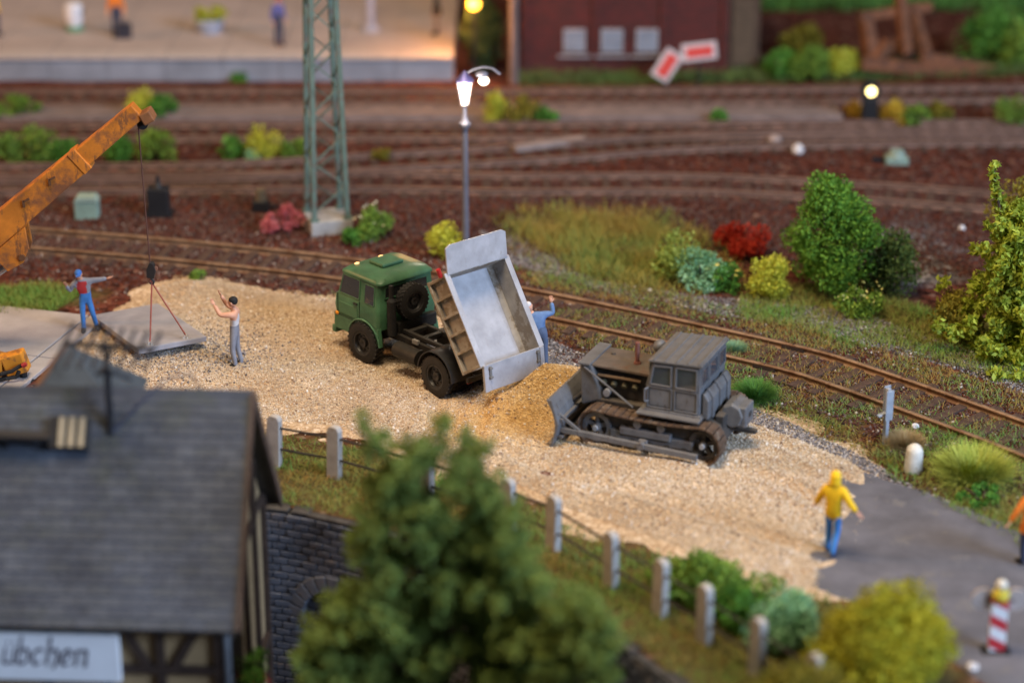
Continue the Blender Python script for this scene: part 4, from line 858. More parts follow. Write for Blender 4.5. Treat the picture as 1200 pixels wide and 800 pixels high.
# outrigger beam with hoses reaching into the picture
ob = AT(6, 428, G(10, 446).y)-ci; oe = AT(31, 421, G(30, 446).y)-ci
oo = MB().bar(Vector((0.3, -0.6, 0.75)), ob, 0.42, 0.50).build('outrigger_arm', orange2, cr, bevel=0.03)
MB().bar(ob, oe, 0.40, 0.52).build('outrigger_box', orange2, cr, bevel=0.04)
MB().cyl(oe+Vector((-0.1, 0, -0.1)), Vector((oe.x-0.1, oe.y, 0.1)), 0.09, 0.09, 10).cyl(Vector((oe.x-0.1, oe.y, 0.02)), Vector((oe.x-0.1, oe.y, 0.1)), 0.25, 0.2, 14).build('outrigger_foot', rubber, cr)
hz = oe+Vector((-0.55, -0.32, -0.22))
MB().tube([hz+Vector((-0.25, 0, -0.15)), hz+Vector((0.0, -0.06, 0.0)), hz+Vector((0.25, -0.04, 0.06)), hz+Vector((0.42, 0, 0.16)), hz+Vector((0.55, 0.02, 0.22))], 0.05, 8).tube([hz+Vector((-0.3, 0, -0.25)), hz+Vector((0.1, -0.05, -0.12)), hz+Vector((0.35, 0, -0.1)), hz+Vector((0.42, 0, 0.05))], 0.05, 8).build('hose', rubber, oo, smooth=True)
MB().cyl(hz+Vector((0.52, -0.03, 0.2)), hz+Vector((0.62, -0.03, 0.25)), 0.06, 0.05, 10).build('red_cap', P('red_cap', (0.35, 0.03, 0.03), 0.5), oo)
# ------------------------------------------------------------------ wheels shared by the truck
def tyre_mesh(r=0.52, w=0.30, lugs=26):
    mb = MB(); h = w/2
    mb.lathe([(r*0.55, -h*0.8), (r*0.60, -h), (r*0.86, -h), (r*0.97, -h*0.8), (r*0.97, h*0.8), (r*0.86, h), (r*0.60, h), (r*0.55, h*0.8)], 28, 'y')
    for i in range(lugs):
        t = 2*math.pi*i/lugs
        for s in (-1, 1):
            M_ = Matrix.Rotation(-t-s*0.06, 4, 'Y') @ Matrix.Translation((r*0.975, s*h*0.48, 0)) @ Matrix.Rotation(s*0.4, 4, 'X')
            mb.at(M_).cbox((0, 0, 0), (r*0.06, h*0.9, r*0.10))
    mb.at(Matrix.Identity(4)); return mb
def rim_mesh(r=0.52, w=0.30):
    h = w/2; mb = MB(); mb.lathe([(0, h*0.45), (r*0.16, h*0.75), (r*0.2, h*0.75), (r*0.24, h*0.35), (r*0.45, h*0.35), (r*0.50, h*0.85), (r*0.57, h*0.9), (r*0.57, -h*0.6), (0, -h*0.6)], 24, 'y')
    for i in range(8):
        t = i*math.pi/4; mb.cyl((r*0.34*math.cos(t), h*0.33, r*0.34*math.sin(t)), (r*0.34*math.cos(t), h*0.55, r*0.34*math.sin(t)), 0.022, 0.022, 6)
    return mb
black_paint = P('chassis_black', (0.016, 0.015, 0.014), 0.6, var=0.35, scale=5, dust=(0.10, 0.08, 0.055), damt=0.12)
tyre_rub = P('tyre_rubber', (0.016, 0.015, 0.015), 0.7, var=0.3, scale=6, dust=(0.08, 0.06, 0.04), damt=0.06)
rim_blk = P('rim_black', (0.02, 0.019, 0.019), 0.38, var=0.3, scale=6, spec=0.5)
tym = tyre_mesh().mesh('wheel'); tym.materials.append(tyre_rub); rim_ = rim_mesh().mesh('rim'); rim_.materials.append(rim_blk)
for me_ in (tym, rim_):
    for p_ in me_.polygons: p_.use_smooth = True
    me_.set_sharp_from_angle(angle=math.radians(35))
def wheel(parent, x, y, z, side, name='wheel', roty=0.0, rz=0.0, scale=1.0):
    o = link(name, tym, None, parent); o.location = (x, y, z); o.rotation_euler = (0, roty, rz + (0 if side > 0 else math.pi)); o.scale = (scale,)*3
    k = link('rim', rim_, None, o); return o

# ------------------------------------------------------------------ dump truck
hT = Vector((-0.669, 0.743, 0)); lT = Vector((-0.743, -0.669, 0))
o_t = G(515, 466)-lT*0.90
z_t = 0.05
tk = empty('dump_truck', (o_t.x, o_t.y, z_t), heading=hT); tag(tk, 'dark green tipper truck with raised grey load bed on the sand', 'truck')
green = P('truck_green', (0.055, 0.15, 0.08), 0.38, speck=(0.035, 0.085, 0.045), samt=0.25, sscale=6, var=0.25, scale=2.5, spec=0.45, dust=(0.10, 0.12, 0.06), damt=0.25, bump=0.06, bscale=40)
gdark = GLASS('cab_glass', (0.022, 0.024, 0.026), 0.1)
# frame
f_ = MB()
for s in (-1, 1): f_.box(-1.0, 3.6, s*0.42-0.05, s*0.42+0.05, 0.66, 0.84)
for xx_ in (-0.9, -0.1, 0.8, 1.5, 2.1): f_.box(xx_-0.06, xx_+0.06, -0.37, 0.37, 0.69, 0.81)
f_.build('chassis', black_paint, tk, bevel=0.012)
sf = MB()
for s in (-1, 1): sf.box(-1.0, 2.0, s*0.30-0.05, s*0.30+0.05, 0.845, 0.95)
for xx_ in (-0.6, 0.4, 1.3, 1.85): sf.box(xx_-0.07, xx_+0.07, -0.25, 0.25, 0.85, 0.94)
sf.build('subframe', black_paint, tk, bevel=0.012)
MB().cyl((0.35, 0, 0.85), (0.80, 0, 1.42), 0.12, 0.10, 14).cyl((0.80, 0, 1.42), (0.62, 0, 1.75), 0.075, 0.075, 12).build('tipping_ram', P('ram_steel', (0.4,)*3), tk, smooth=True)
MB().cyl((0, -0.95, 0.52), (0, 0.95, 0.52), 0.08, 0.08, 10).blob((0, 0, 0.52), (0.2, 0.24, 0.22)).build('axle', black_paint, tk)
MB().cyl((2.8, -0.85, 0.52), (2.8, 0.85, 0.52), 0.07, 0.07, 10).build('axle', black_paint, tk)
for s in (-1, 1):
    wheel(tk, 0, s*0.90, 0.52, s); wheel(tk, 0, s*0.56, 0.52, s); wheel(tk, 2.8, s*0.86, 0.52, s, rz=0.06)
    mg = MB(); n_ = 12; pts = [(-0.02+0.63*math.cos(t), 0.54+0.63*math.sin(t)) for t in np.linspace(0.12, math.pi-0.02, n_)]
    inn = [(-0.02+0.60*math.cos(t), 0.54+0.60*math.sin(t)) for t in np.linspace(math.pi-0.02, 0.12, n_)]
    mg.prism(pts+inn, s*0.42, s*1.07); mg.build('mudguard', P('mudguard_black', (0.018, 0.018, 0.019), 0.5, spec=0.4), tk, smooth=True)
MB().cyl((0.9, 0.72, 0.62), (1.75, 0.72, 0.62), 0.20, 0.20, 16).build('fuel_tank', black_paint, tk, smooth=True)
MB().box(0.95, 1.75, -0.95, -0.5, 0.45, 0.80).build('battery_box', black_paint, tk, bevel=0.02)
MB().box(1.25, 1.45, 0.44, 0.52, 0.80, 0.90).build('valve', P('bright_steel', (0.7,)*3), tk)
# cab: lower body, windowed upper part and domed roof in one skin
CW2 = 0.98
def ring(x0, x1, y, z, r):
    """rounded rectangle at height z"""
    pts = []
    for cx, cy, a0 in ((x1-r, y-r, 0), (x0+r, y-r, math.pi/2), (x0+r, -y+r, math.pi), (x1-r, -y+r, 1.5*math.pi)):
        for k in range(5): t = a0+k*math.pi/8; pts.append((cx+r*math.cos(t), cy+r*math.sin(t), z))
    return pts
rings = [ring(2.26, 3.92, CW2, 1.02, 0.10), ring(2.24, 3.96, CW2+0.01, 1.30, 0.10), ring(2.25, 3.92, CW2, 1.57, 0.10), ring(2.27, 3.86, CW2-0.03, 1.62, 0.09), ring(2.28, 3.70, 0.90, 2.16, 0.11), ring(2.23, 3.74, 0.925, 2.17, 0.13), ring(2.23, 3.74, 0.925, 2.215, 0.14), ring(2.30, 3.64, 0.85, 2.31, 0.24), ring(2.62, 3.25, 0.45, 2.36, 0.24)]
mb = MB(); k = len(rings[0]); V = [p_ for r_ in rings for p_ in r_]
Fc = [(i*k+j, i*k+(j+1) % k, (i+1)*k+(j+1) % k, (i+1)*k+j) for i in range(len(rings)-1) for j in range(k)] + [tuple(range(k-1, -1, -1)), tuple(range((len(rings)-1)*k, len(rings)*k))]
mb.add(V, Fc)
cab = mb.build('cab', green, tk, smooth=True); cab.scale = (1, 0.93, 1); cab.location = (0, 0, -0.07)
# skirts with the wheel arch
for s in (-1, 1):
    sk = MB(); arch = [(2.8+0.60*math.cos(t), 0.60+0.56*math.sin(t)) for t in np.linspace(0.15, math.pi-0.02, 12)]
    poly = [(3.94, 1.06), (3.94, 0.66), (3.46, 0.66)] + arch + [(2.2, 0.60), (2.25, 1.06)]
    sk.prism(poly, s*(CW2-0.10), s*(CW2+0.012)); sk.build('wheel_arch', green, tk, bevel=0.02)
    lip = MB(); pts = [(2.8+0.60*math.cos(t), s*(CW2+0.02), 0.60+0.56*math.sin(t)) for t in np.linspace(0.15, math.pi-0.02, 12)]
    lip.tube(pts, 0.022, 6); lip.build('arch_lip', P('arch_lip_green', (0.08, 0.20, 0.12), 0.45), tk, smooth=True)
MB().box(3.86, 3.96, -CW2+0.03, CW2-0.03, 0.66, 1.04).build('front_apron', green, tk, bevel=0.03)
MB().box(3.90, 4.06, -1.0, 1.0, 0.50, 0.70).build('bumper', green, tk, bevel=0.04)
for s in (-1, 1):
    MB().cyl((3.93, s*0.72, 0.90), (4.02, s*0.72, 0.90), 0.13, 0.12, 16).build('headlight', P('lamp_glass', (0.6, 0.6, 0.55), 0.15, spec=0.7), tk, smooth=True)
    MB().blob((3.82, s*1.0, 1.06), (0.06, 0.04, 0.05)).build('indicator', P('amber', (0.8, 0.30, 0.02), 0.3), tk)
def quadpart(name, pts, mat, parent, th=0.012):
    a, b, c = [Vector(p_) for p_ in pts[:3]]; n_ = (b-a).cross(c-a).normalized(); pts = [Vector(p_) for p_ in pts]; N_ = len(pts)
    cen = sum(pts, Vector())/N_
    if n_.dot(cen-Vector((3.05, 0, 1.5))) < 0: n_ = -n_
    mb = MB(); mb.add([p_-n_*0.03 for p_ in pts]+[p_+n_*th for p_ in pts], [tuple(range(N_)), tuple(range(N_, 2*N_))]+[(i, (i+1) % N_, N_+(i+1) % N_, N_+i) for i in range(N_)])
    return mb.build(name, mat, parent)
def frameof(pts, mat, parent, w=0.03, name='window_frame'):
    mb = MB()
    for a, b in zip(pts, pts[1:]+pts[:1]): mb.bar(a, b, w, w)
    return mb.build(name, mat, parent, bevel=0.008)
for s in (-1, 1):
    def sd_(x, z, e=0.0): return (x, s*(CW2-0.03-(z-1.64)/0.52*0.05+e), z)
    w1_ = [sd_(2.98, 1.64, 0.004), sd_(3.74, 1.64, 0.004), sd_(3.62, 2.13, 0.004), sd_(2.98, 2.13, 0.004)]
    w2_ = [sd_(2.42, 1.62, 0.004), sd_(2.78, 1.62, 0.004), sd_(2.78, 2.10, 0.004), sd_(2.42, 2.10, 0.004)]
    g_ = quadpart('side_window', w1_, gdark, cab); frameof(w1_, green, g_, 0.035)
    g_ = quadpart('rear_quarter_window', w2_, gdark, cab); frameof(w2_, green, g_, 0.03)
    dm = P('seam_dark', (0.012, 0.03, 0.018), 0.7)
    dr = MB()
    dl = [(2.95, 1.06), (2.95, 1.60)], [(3.80, 1.06), (3.80, 1.60)], [(2.95, 1.06), (3.80, 1.06)]
    for a, b in dl: dr.bar((a[0], s*(CW2+0.006), a[1]), (b[0], s*(CW2+0.006), b[1]), 0.02, 0.02)
    dr.build('door_seam', dm, cab)
    db = MB(); db.box(3.02, 3.74, s*(CW2-0.01), s*(CW2+0.022), 1.12, 1.42); db.build('door_panel', green, cab, bevel=0.012)
    MB().box(3.02, 3.16, s*(CW2+0.005), s*(CW2+0.045), 1.50, 1.535).build('door_handle', P('handle_black', (0.02,)*3, 0.4), cab)
rw_ = [(2.275, -0.72, 1.80), (2.275, 0.72, 1.80), (2.283, 0.70, 2.08), (2.283, -0.70, 2.08)]
g_ = quadpart('rear_window', rw_, gdark, cab); frameof(rw_, green, g_, 0.04)
ws_ = [(3.875, -0.78, 1.68), (3.875, 0.78, 1.68), (3.745, 0.72, 2.12), (3.745, -0.72, 2.12)]
g_ = quadpart('windscreen', ws_, gdark, cab, 0.02); frameof(ws_, green, g_, 0.05)
MB().box(2.75, 3.30, -0.35, 0.35, 2.37, 2.46).build('roof_hatch', green, cab, bevel=0.03)
for y_ in (0.55, -0.25): MB().blob((3.52, y_, 2.345), (0.04, 0.08, 0.025)).build('roof_glint', EMIT('roof_glint_%d' % int(y_*100), (1.0, 0.55, 0.22), 1.0), cab)  # glowing blobs stand in for bright highlights on the roof's far edge
for c_ in list(tk.children):
    if c_.name.split('.')[0] in ('wheel_arch', 'arch_lip', 'front_apron', 'bumper', 'headlight', 'indicator'): c_.scale = (1, 0.93, 1); c_.location = (0, 0, -0.05)
# behind the cab: intake stack, rack and spare wheel
MB().cyl((2.08, 0.62, 0.85), (2.08, 0.62, 1.72), 0.115, 0.115, 14).cyl((2.08, 0.62, 1.72), (2.08, 0.62, 1.80), 0.115, 0.06, 14).cyl((2.08, 0.62, 1.80), (2.08, 0.62, 2.12), 0.06, 0.06, 10).build('air_intake', rubber, tk, smooth=True)
MB().box(2.02, 2.2, -0.75, 0.45, 0.80, 1.12).build('engine_cover', black_paint, tk, bevel=0.03)
rk = MB()
for y_ in (-0.12, 0.22): rk.bar((2.14, y_, 0.9), (2.14, y_, 1.7), 0.05)
rk.bar((2.14, -0.12, 1.58), (2.14, 0.22, 1.58), 0.06)
rk.build('spare_rack', black_paint, tk)
sp_ = wheel(tk, 2.0, 0.05, 1.62, 1, 'spare_wheel', rz=math.pi/2, scale=0.86)
# load bed, in its own tilted frame: x along the floor towards the front, z off the floor
TH = math.radians(57); PVX, PVZ = -0.97, 0.86
Mb = Matrix.Translation((PVX, 0, PVZ)) @ Matrix.Rotation(-TH, 4, 'Y')
bed = P('bed_grey', (0.37, 0.365, 0.385), 0.45, var=0.22, scale=1.6, wear=(0.28, 0.265, 0.255), wamt=0.35, wscale=1.4, wsoft=0.3, speck=(0.30, 0.275, 0.25), samt=0.3, sscale=8, bump=0.12, bscale=10, spec=0.4)
bed_side = P('bed_side_grey', (0.36, 0.335, 0.30), 0.65, var=0.22, scale=2.5, wear=(0.24, 0.20, 0.155), wamt=0.5, wscale=1.6)
BLn, BWd, BHt = 2.28, 0.90, 0.68
tb_ = MB().at(Mb).box(0, BLn, -BWd, BWd, 0, 0.08).build('load_bed', bed, tk, bevel=0.01)
MB().at(Mb).box(0.1, BLn-0.1, -0.42, -0.34, -0.12, 0).box(0.1, BLn-0.1, 0.34, 0.42, -0.12, 0).box(0.3, 0.4, -0.9, 0.9, -0.08, 0).box(1.2, 1.3, -0.9, 0.9, -0.08, 0).box(2.0, 2.1, -0.9, 0.9, -0.08, 0).build('bed_bearer', black_paint, tb_)
for s in (-1, 1):
    w_o = MB().at(Mb).box(0, BLn, s*BWd, s*(BWd-0.05), 0.081, BHt).build('side_wall', bed_side, tb_, bevel=0.008)
    MB().at(Mb).box(-0.01, BLn+0.01, s*(BWd+0.09), s*(BWd-0.06), BHt, BHt+0.045).build('top_rail', bed, w_o, bevel=0.01)
    MB().at(Mb).box(-0.01, BLn+0.01, s*(BWd+0.10), s*BWd, -0.02, 0.06).build('bottom_rail', bed_side, w_o, bevel=0.01)
    for i in range(6):
        x_ = 0.02+i*(BLn-0.10)/5
        if i == 0: x_ = 0.0
        MB().at(Mb).box(x_, x_+0.06, s*(BWd+0.09), s*BWd, 0.06, BHt).build('rib', bed_side, w_o, bevel=0.008)
    MB().at(Mb).add([(0.02, s*(BWd-0.06), 0.085), (BLn-0.02, s*(BWd-0.06), 0.085), (BLn-0.02, s*(BWd-0.16), 0.085), (0.02, s*(BWd-0.16), 0.085), (0.02, s*(BWd-0.055), 0.19), (BLn-0.02, s*(BWd-0.055), 0.19)], [(0, 1, 5, 4), (4, 5, 2, 3), (0, 4, 3), (1, 2, 5)]).build('floor_fillet', bed_side, tb_)
MB().at(Mb).box(BLn-0.06, BLn, -BWd+0.05, BWd-0.05, 0.082, BHt+0.05).build('front_wall', bed_side, tb_, bevel=0.008)
# cab guard shield that continues above the front wall
al, be = 0.60, 0.30; gl = math.hypot(al, be); ga = math.atan2(be, al)
Mg = Mb @ Matrix.Translation((BLn-0.02, 0, BHt+0.05)) @ Matrix.Rotation(-ga, 4, 'Y')
outl = [(-0.02, -BWd-0.02), (-0.02, BWd+0.02), (gl-0.07, BWd+0.02), (gl, BWd-0.10), (gl, -BWd+0.10), (gl-0.07, -BWd-0.02)]
g_ = MB().at(Mg); g_.add([(x_, y_, -0.02) for x_, y_ in outl]+[(x_, y_, 0.025) for x_, y_ in outl], [tuple(range(6)), tuple(range(6, 12))]+[(i, (i+1) % 6, 6+(i+1) % 6, 6+i) for i in range(6)])
g_.build('cab_guard', bed, tb_, bevel=0.008)
MB().at(Mb).cyl((BLn-0.02, BWd+0.10, BHt-0.10), (BLn+0.16, BWd+0.16, BHt-0.02), 0.055, 0.055, 10).build('marker_lamp', P('marker_red', (0.42, 0.02, 0.02), 0.4), tb_)
# tailgate hung from its upper hinges
hp = Mb @ Vector((-0.01, 0, BHt+0.02)); Mt = Matrix.Translation(hp) @ Matrix.Rotation(math.radians(6), 4, 'Y')
tg_ = MB().at(Mt).box(-0.05, 0, -BWd-0.03, BWd+0.03, -0.62, 0.02).build('tailgate', bed, tb_, bevel=0.01)
for s in (-1, 1):
    MB().at(Mt).box(-0.075, -0.05, s*(BWd+0.03), s*(BWd-0.09), -0.62, 0.02).build('edge_stiffener', bed, tg_, bevel=0.006)
    MB().at(Mt).box(-0.085, -0.05, s*0.74-0.03, s*0.74+0.03, -0.34, -0.03).box(-0.11, -0.05, s*0.74-0.045, s*0.74+0.045, -0.10, -0.06).box(-0.11, -0.05, s*0.74-0.045, s*0.74+0.045, -0.31, -0.27).build('hinge', P('hinge_dark', (0.18, 0.165, 0.15), 0.6), tg_)
for s in (-1, 1): MB().box(-1.02, -0.98, s*0.82-0.07, s*0.82+0.07, 0.62, 0.74).build('tail_light', P('tail_red', (0.35, 0.02, 0.02), 0.4), tk)
MB().bar((-1.0, -0.9, 0.70), (-1.0, 0.9, 0.70), 0.08, 0.12).build('rear_beam', black_paint, tk)

# ------------------------------------------------------------------ bulldozer
hD = Vector((-0.917, 0.40, 0)).normalized(); lD = Vector((-hD.y, hD.x, 0))
o_d = G(826, 550)-lD*1.12
dz = empty('bulldozer', (o_d.x, o_d.y, 0.05), heading=hD); tag(dz, 'weathered grey crawler bulldozer with front blade at the golden sand heap', 'bulldozer'); dz.scale = (0.93, 1, 1)
dg = P('dozer_grey', (0.135, 0.14, 0.15), 0.45, var=0.22, scale=2.4, speck=(0.07, 0.05, 0.038), samt=0.35, sscale=7, wear=(0.09, 0.07, 0.055), wamt=0.35, wscale=1.6, wsoft=0.3, bump=0.15, bscale=30, dust=(0.13, 0.105, 0.08), damt=0.35)
dgd = P('dozer_dark', (0.045, 0.042, 0.04), 0.75, var=0.3, scale=4, dust=(0.14, 0.11, 0.08), damt=0.4)
rust = P('track_rust', (0.115, 0.075, 0.052), 0.6, 0.3, var=0.35, scale=5, wear=(0.20, 0.15, 0.11), wamt=0.35, wscale=4, world=True)
XR, XF, TR = 0.10, 2.80, 0.42
for s in (-1, 1):
    ty = s*0.92
    tr_ = MB().box(0.35, 2.45, ty-0.13, ty+0.13, 0.28, 0.50).box(0.9, 2.2, ty-0.17, ty+0.17, 0.42, 0.60).build('track_frame', dg, dz, bevel=0.03)
    for cx, nm, rr in ((XR, 'sprocket', 0.36), (XF, 'idler', 0.36)):
        w_ = MB(); w_.lathe([(rr*0.72, -0.10), (rr, -0.10), (rr, 0.10), (rr*0.72, 0.10), (rr*0.72, -0.10)], 24, 'y', (cx, ty, TR+0.05))
        w_.cyl((cx, ty-0.14, TR+0.05), (cx, ty+0.16, TR+0.05), 0.11, 0.10, 14)
        for q_ in range(5):
            t = q_*2*math.pi/5+0.3; w_.bar((cx+0.09*math.cos(t), ty, TR+0.05+0.09*math.sin(t)), (cx+rr*0.8*math.cos(t), ty, TR+0.05+rr*0.8*math.sin(t)), 0.09, 0.12, up=(0, 1, 0))
        w_.build(nm, dg if nm == 'idler' else dgd, tr_)
        MB().cyl((cx, ty+s*0.14, TR+0.05), (cx, ty+s*0.21, TR+0.05), 0.075, 0.06, 12).build('hub_cap', P('hub_blue_grey', (0.28, 0.29, 0.31), 0.5), tr_, smooth=True)
    for q_ in range(5):
        x_ = 0.55+q_*0.44; MB().lathe([(0, -0.14), (0.13, -0.14), (0.13, -0.05), (0.10, -0.05), (0.10, 0.05), (0.13, 0.05), (0.13, 0.14), (0, 0.14)], 16, 'y', (x_, ty, 0.22)).build('track_roller', dgd, tr_)
    for x_ in (1.15, 1.75): MB().cyl((x_, ty-0.1, 0.72), (x_, ty+s*0.16, 0.72), 0.10, 0.10, 14).build('carrier_roller', dg, tr_, smooth=True)
    MB().box(XR, XF, ty-0.03, ty+0.03, 0.14, 0.80).build('inner_plate', dgd, tr_)
    # track shoes round the loop
    path = []; rad = 0.44; zc_ = TR+0.05
    for t in np.linspace(0, math.pi, 40): path.append((XF+rad*math.sin(t), zc_-rad*math.cos(t)))
    n1 = 60
    for i in range(1, n1): u = i/n1; path.append((XF+(XR-XF)*u, zc_+rad-0.06*math.sin(math.pi*u)))
    for t in np.linspace(0, math.pi, 40): path.append((XR-rad*math.sin(t), zc_+rad*math.cos(t)))
    for i in range(1, n1): u = i/n1; path.append((XR+(XF-XR)*u, zc_-rad))
    path = np.array(path+[path[0]]); L_ = np.concatenate([[0], np.cumsum(np.linalg.norm(np.diff(path, axis=0), axis=1))]); NS = 42
    if s == -1:
        sm = MB().cbox((0, 0, 0), (L_[-1]/NS-0.018, 0.48, 0.035)).cbox((0.05, 0, 0.022), (0.03, 0.48, 0.02)).cbox((0, -0.08, -0.04), (0.15, 0.05, 0.06)).cbox((0, 0.08, -0.04), (0.15, 0.05, 0.06)).mesh('track_shoe'); sm.materials.append(rust)
    trk = MB().add([(a[0], ty-0.06, a[1]) for a in path[:-1]]+[(a[0], ty+0.06, a[1]) for a in path[:-1]], [(i, (i+1) % (len(path)-1), len(path)-1+(i+1) % (len(path)-1), len(path)-1+i) for i in range(len(path)-1)]).build('crawler_track', P('chain_dark', (0.04, 0.03, 0.025), 0.8), dz)
    for q_ in range(NS):
        l0 = L_[-1]*q_/NS; x_, z_ = np.interp(l0, L_, path[:, 0]), np.interp(l0, L_, path[:, 1]); x2, z2 = np.interp((l0+0.02) % L_[-1], L_, path[:, 0]), np.interp((l0+0.02) % L_[-1], L_, path[:, 1])
        o = link('track_shoe', sm, None, trk); th_ = math.atan2(z2-z_, x2-x_); o.location = (x_, ty, z_); o.rotation_euler = (0, -th_+math.pi, 0) if False else (math.pi, -th_, 0)
# hull between the tracks
MB().prism([(-0.30, 0.45), (3.0, 0.42), (3.0, 0.98), (0.30, 0.98), (-0.15, 0.80)], -0.62, 0.62).build('hull', dgd, dz, bevel=0.03)
MB().box(0.42, 2.0, -1.10, 1.10, 0.985, 1.04).build('deck', dg, dz, bevel=0.015)
# bonnet, radiator and engine
MB().prism([(1.56, 1.66), (3.28, 1.70), (3.28, 1.76), (1.56, 1.74)], -0.56, 0.56).build('bonnet', P('bonnet_brown', (0.105, 0.083, 0.066), 0.8, var=0.25, scale=3, wear=(0.11, 0.07, 0.05), wamt=0.4, wscale=2.5), dz, bevel=0.02)
MB().prism([(2.85, 0.95), (3.38, 0.75), (3.44, 1.74), (3.12, 1.74)], -0.62, 0.62).build('radiator', dg, dz, bevel=0.05)
MB().box(3.14, 3.46, -0.66, 0.66, 1.742, 1.80).build('radiator_rim', dg, dz, bevel=0.015)
en = MB().box(1.60, 3.05, -0.42, 0.42, 0.98, 1.62).build('engine', dgd, dz, bevel=0.03)
for s in (-1, 1):
    for q_ in range(4): MB().cyl((2.05+q_*0.27, s*0.44, 1.36), (2.05+q_*0.27, s*0.52, 1.30), 0.08, 0.07, 10).build('cylinder_head', P('engine_olive', (0.10, 0.095, 0.06), 0.7), en, smooth=True)
    MB().tube([(1.9, s*0.5, 1.50), (2.4, s*0.53, 1.52), (3.0, s*0.5, 1.5)], 0.04, 8).build('manifold', P('manifold_rust', (0.13, 0.085, 0.05), 0.8), en, smooth=True)
    MB().cyl((2.75, s*0.45, 1.12), (2.75, s*0.58, 1.12), 0.09, 0.09, 12).build('filter', P('hub_blue_grey', (0.28,)*3), en, smooth=True)
    MB().tube([(3.30, s*0.64, 1.70), (2.65, s*0.72, 1.36), (1.95, s*0.86, 1.02)], 0.024, 6).build('brace_rod', dg, dz)
MB().cyl((2.16, 0.10, 1.74), (2.16, 0.10, 2.26), 0.055, 0.055, 12).cyl((2.16, 0.10, 1.74), (2.16, 0.10, 1.80), 0.09, 0.08, 12).build('exhaust_pipe', P('exhaust_rust', (0.20, 0.075, 0.055), 0.75, var=0.3), dz, smooth=True)
MB().cyl((1.74, -0.30, 1.60), (1.74, -0.30, 2.0), 0.09, 0.09, 12).blob((1.74, -0.30, 2.08), (0.17, 0.17, 0.16)).build('air_cleaner', dg, dz, smooth=True)
MB().cyl((2.9, -0.2, 1.755), (2.9, -0.2, 1.79), 0.06, 0.05, 10).build('filler_cap', dgd, dz)
# cab
cx0, cx1, cy_ = 0.50, 1.80, 0.86
cabo = MB().prism([(cx0, 1.05), (cx1+0.06, 1.05), (cx1+0.06, 1.60), (cx1-0.10, 2.20), (cx0, 2.24)], -cy_, cy_).build('cab', dg, dz, bevel=0.025)
MB().prism([(cx0-0.06, 2.22), (cx1-0.02, 2.19), (cx1-0.02, 2.24), (cx0-0.06, 2.29)], -cy_-0.05, cy_+0.05).build('cab_roof', dg, cabo, bevel=0.02)
for q_ in range(5):
    x_ = cx0+0.02+q_*0.285; MB().bar((x_, -cy_-0.04, 2.292-q_*0.0125), (x_, cy_+0.04, 2.292-q_*0.0125), 0.055, 0.04).build('roof_rib', dg, cabo, bevel=0.006)
MB().box(cx0-0.05, cx1+0.08, -cy_-0.05, cy_+0.05, 1.02, 1.08).build('cab_sill', dg, cabo, bevel=0.012)
dgl = P('dozer_glass', (0.05, 0.06, 0.075), 0.06, spec=1.0)  # blue reflection of the panes is put into the base colour
for s in (-1, 1):
    yy = s*(cy_+0.004)
    def panel(name, pts, mat, th=0.012):
        n_ = len(pts); a_ = MB().add([(x_, yy-s*0.02, z_) for x_, z_ in pts]+[(x_, yy+s*th, z_) for x_, z_ in pts], [tuple(range(n_)), tuple(range(n_, 2*n_))]+[(i, (i+1) % n_, n_+(i+1) % n_, n_+i) for i in range(n_)]); return a_.build(name, mat, cabo)
    def outline(pts, w=0.04, mat=dg):
        mb = MB()
        for a, b in zip(pts, pts[1:]+pts[:1]): mb.bar((a[0], yy+s*0.012, a[1]), (b[0], yy+s*0.012, b[1]), w, w)
        return mb.build('window_frame', mat, cabo, bevel=0.008)
    pr = [(0.58, 1.66), (1.10, 1.66), (1.10, 2.14), (0.58, 2.15)]; pf = [(1.22, 1.66), (1.74, 1.66), (1.66, 2.10), (1.22, 2.13)]
    for pts in (pr, pf): panel('side_window', pts, dgl, 0.006); outline(pts)
    for a, b in ((0.56, 1.12), (1.20, 1.80)):
        pts = [(a, 1.12), (b, 1.12), (b, 1.60), (a, 1.60)]; outline(pts, 0.03); panel('door_panel', [(a+0.05, 1.17), (b-0.05, 1.17), (b-0.05, 1.55), (a+0.05, 1.55)], dg, 0.008)
    MB().tube([(1.78, yy, 1.25), (1.84, yy+s*0.10, 1.27), (1.84, yy+s*0.10, 1.55), (1.78, yy, 1.57)], 0.022, 6).build('grab_rail', dg, cabo, smooth=True)
for q_, (a, b) in enumerate(((-0.80, -0.36), (-0.26, 0.26), (0.36, 0.80))):
    rear = [(cx0-0.008, a, 1.74), (cx0-0.008, b, 1.74), (cx0-0.008, b, 2.14), (cx0-0.008, a, 2.14)]
    MB().box(cx0-0.006, cx0+0.02, a, b, 1.74, 2.14).build('rear_window', dgl, cabo)
    mb = MB()
    for p0, p1 in zip(rear, rear[1:]+rear[:1]): mb.bar(p0, p1, 0.045, 0.045)
    mb.build('window_frame', dg, cabo, bevel=0.008)
for a, b in ((-0.72, -0.06), (0.06, 0.72)): MB().box(cx1-0.02, cx1+0.03, a, b, 1.68, 2.12).build('front_window', dgl, cabo)
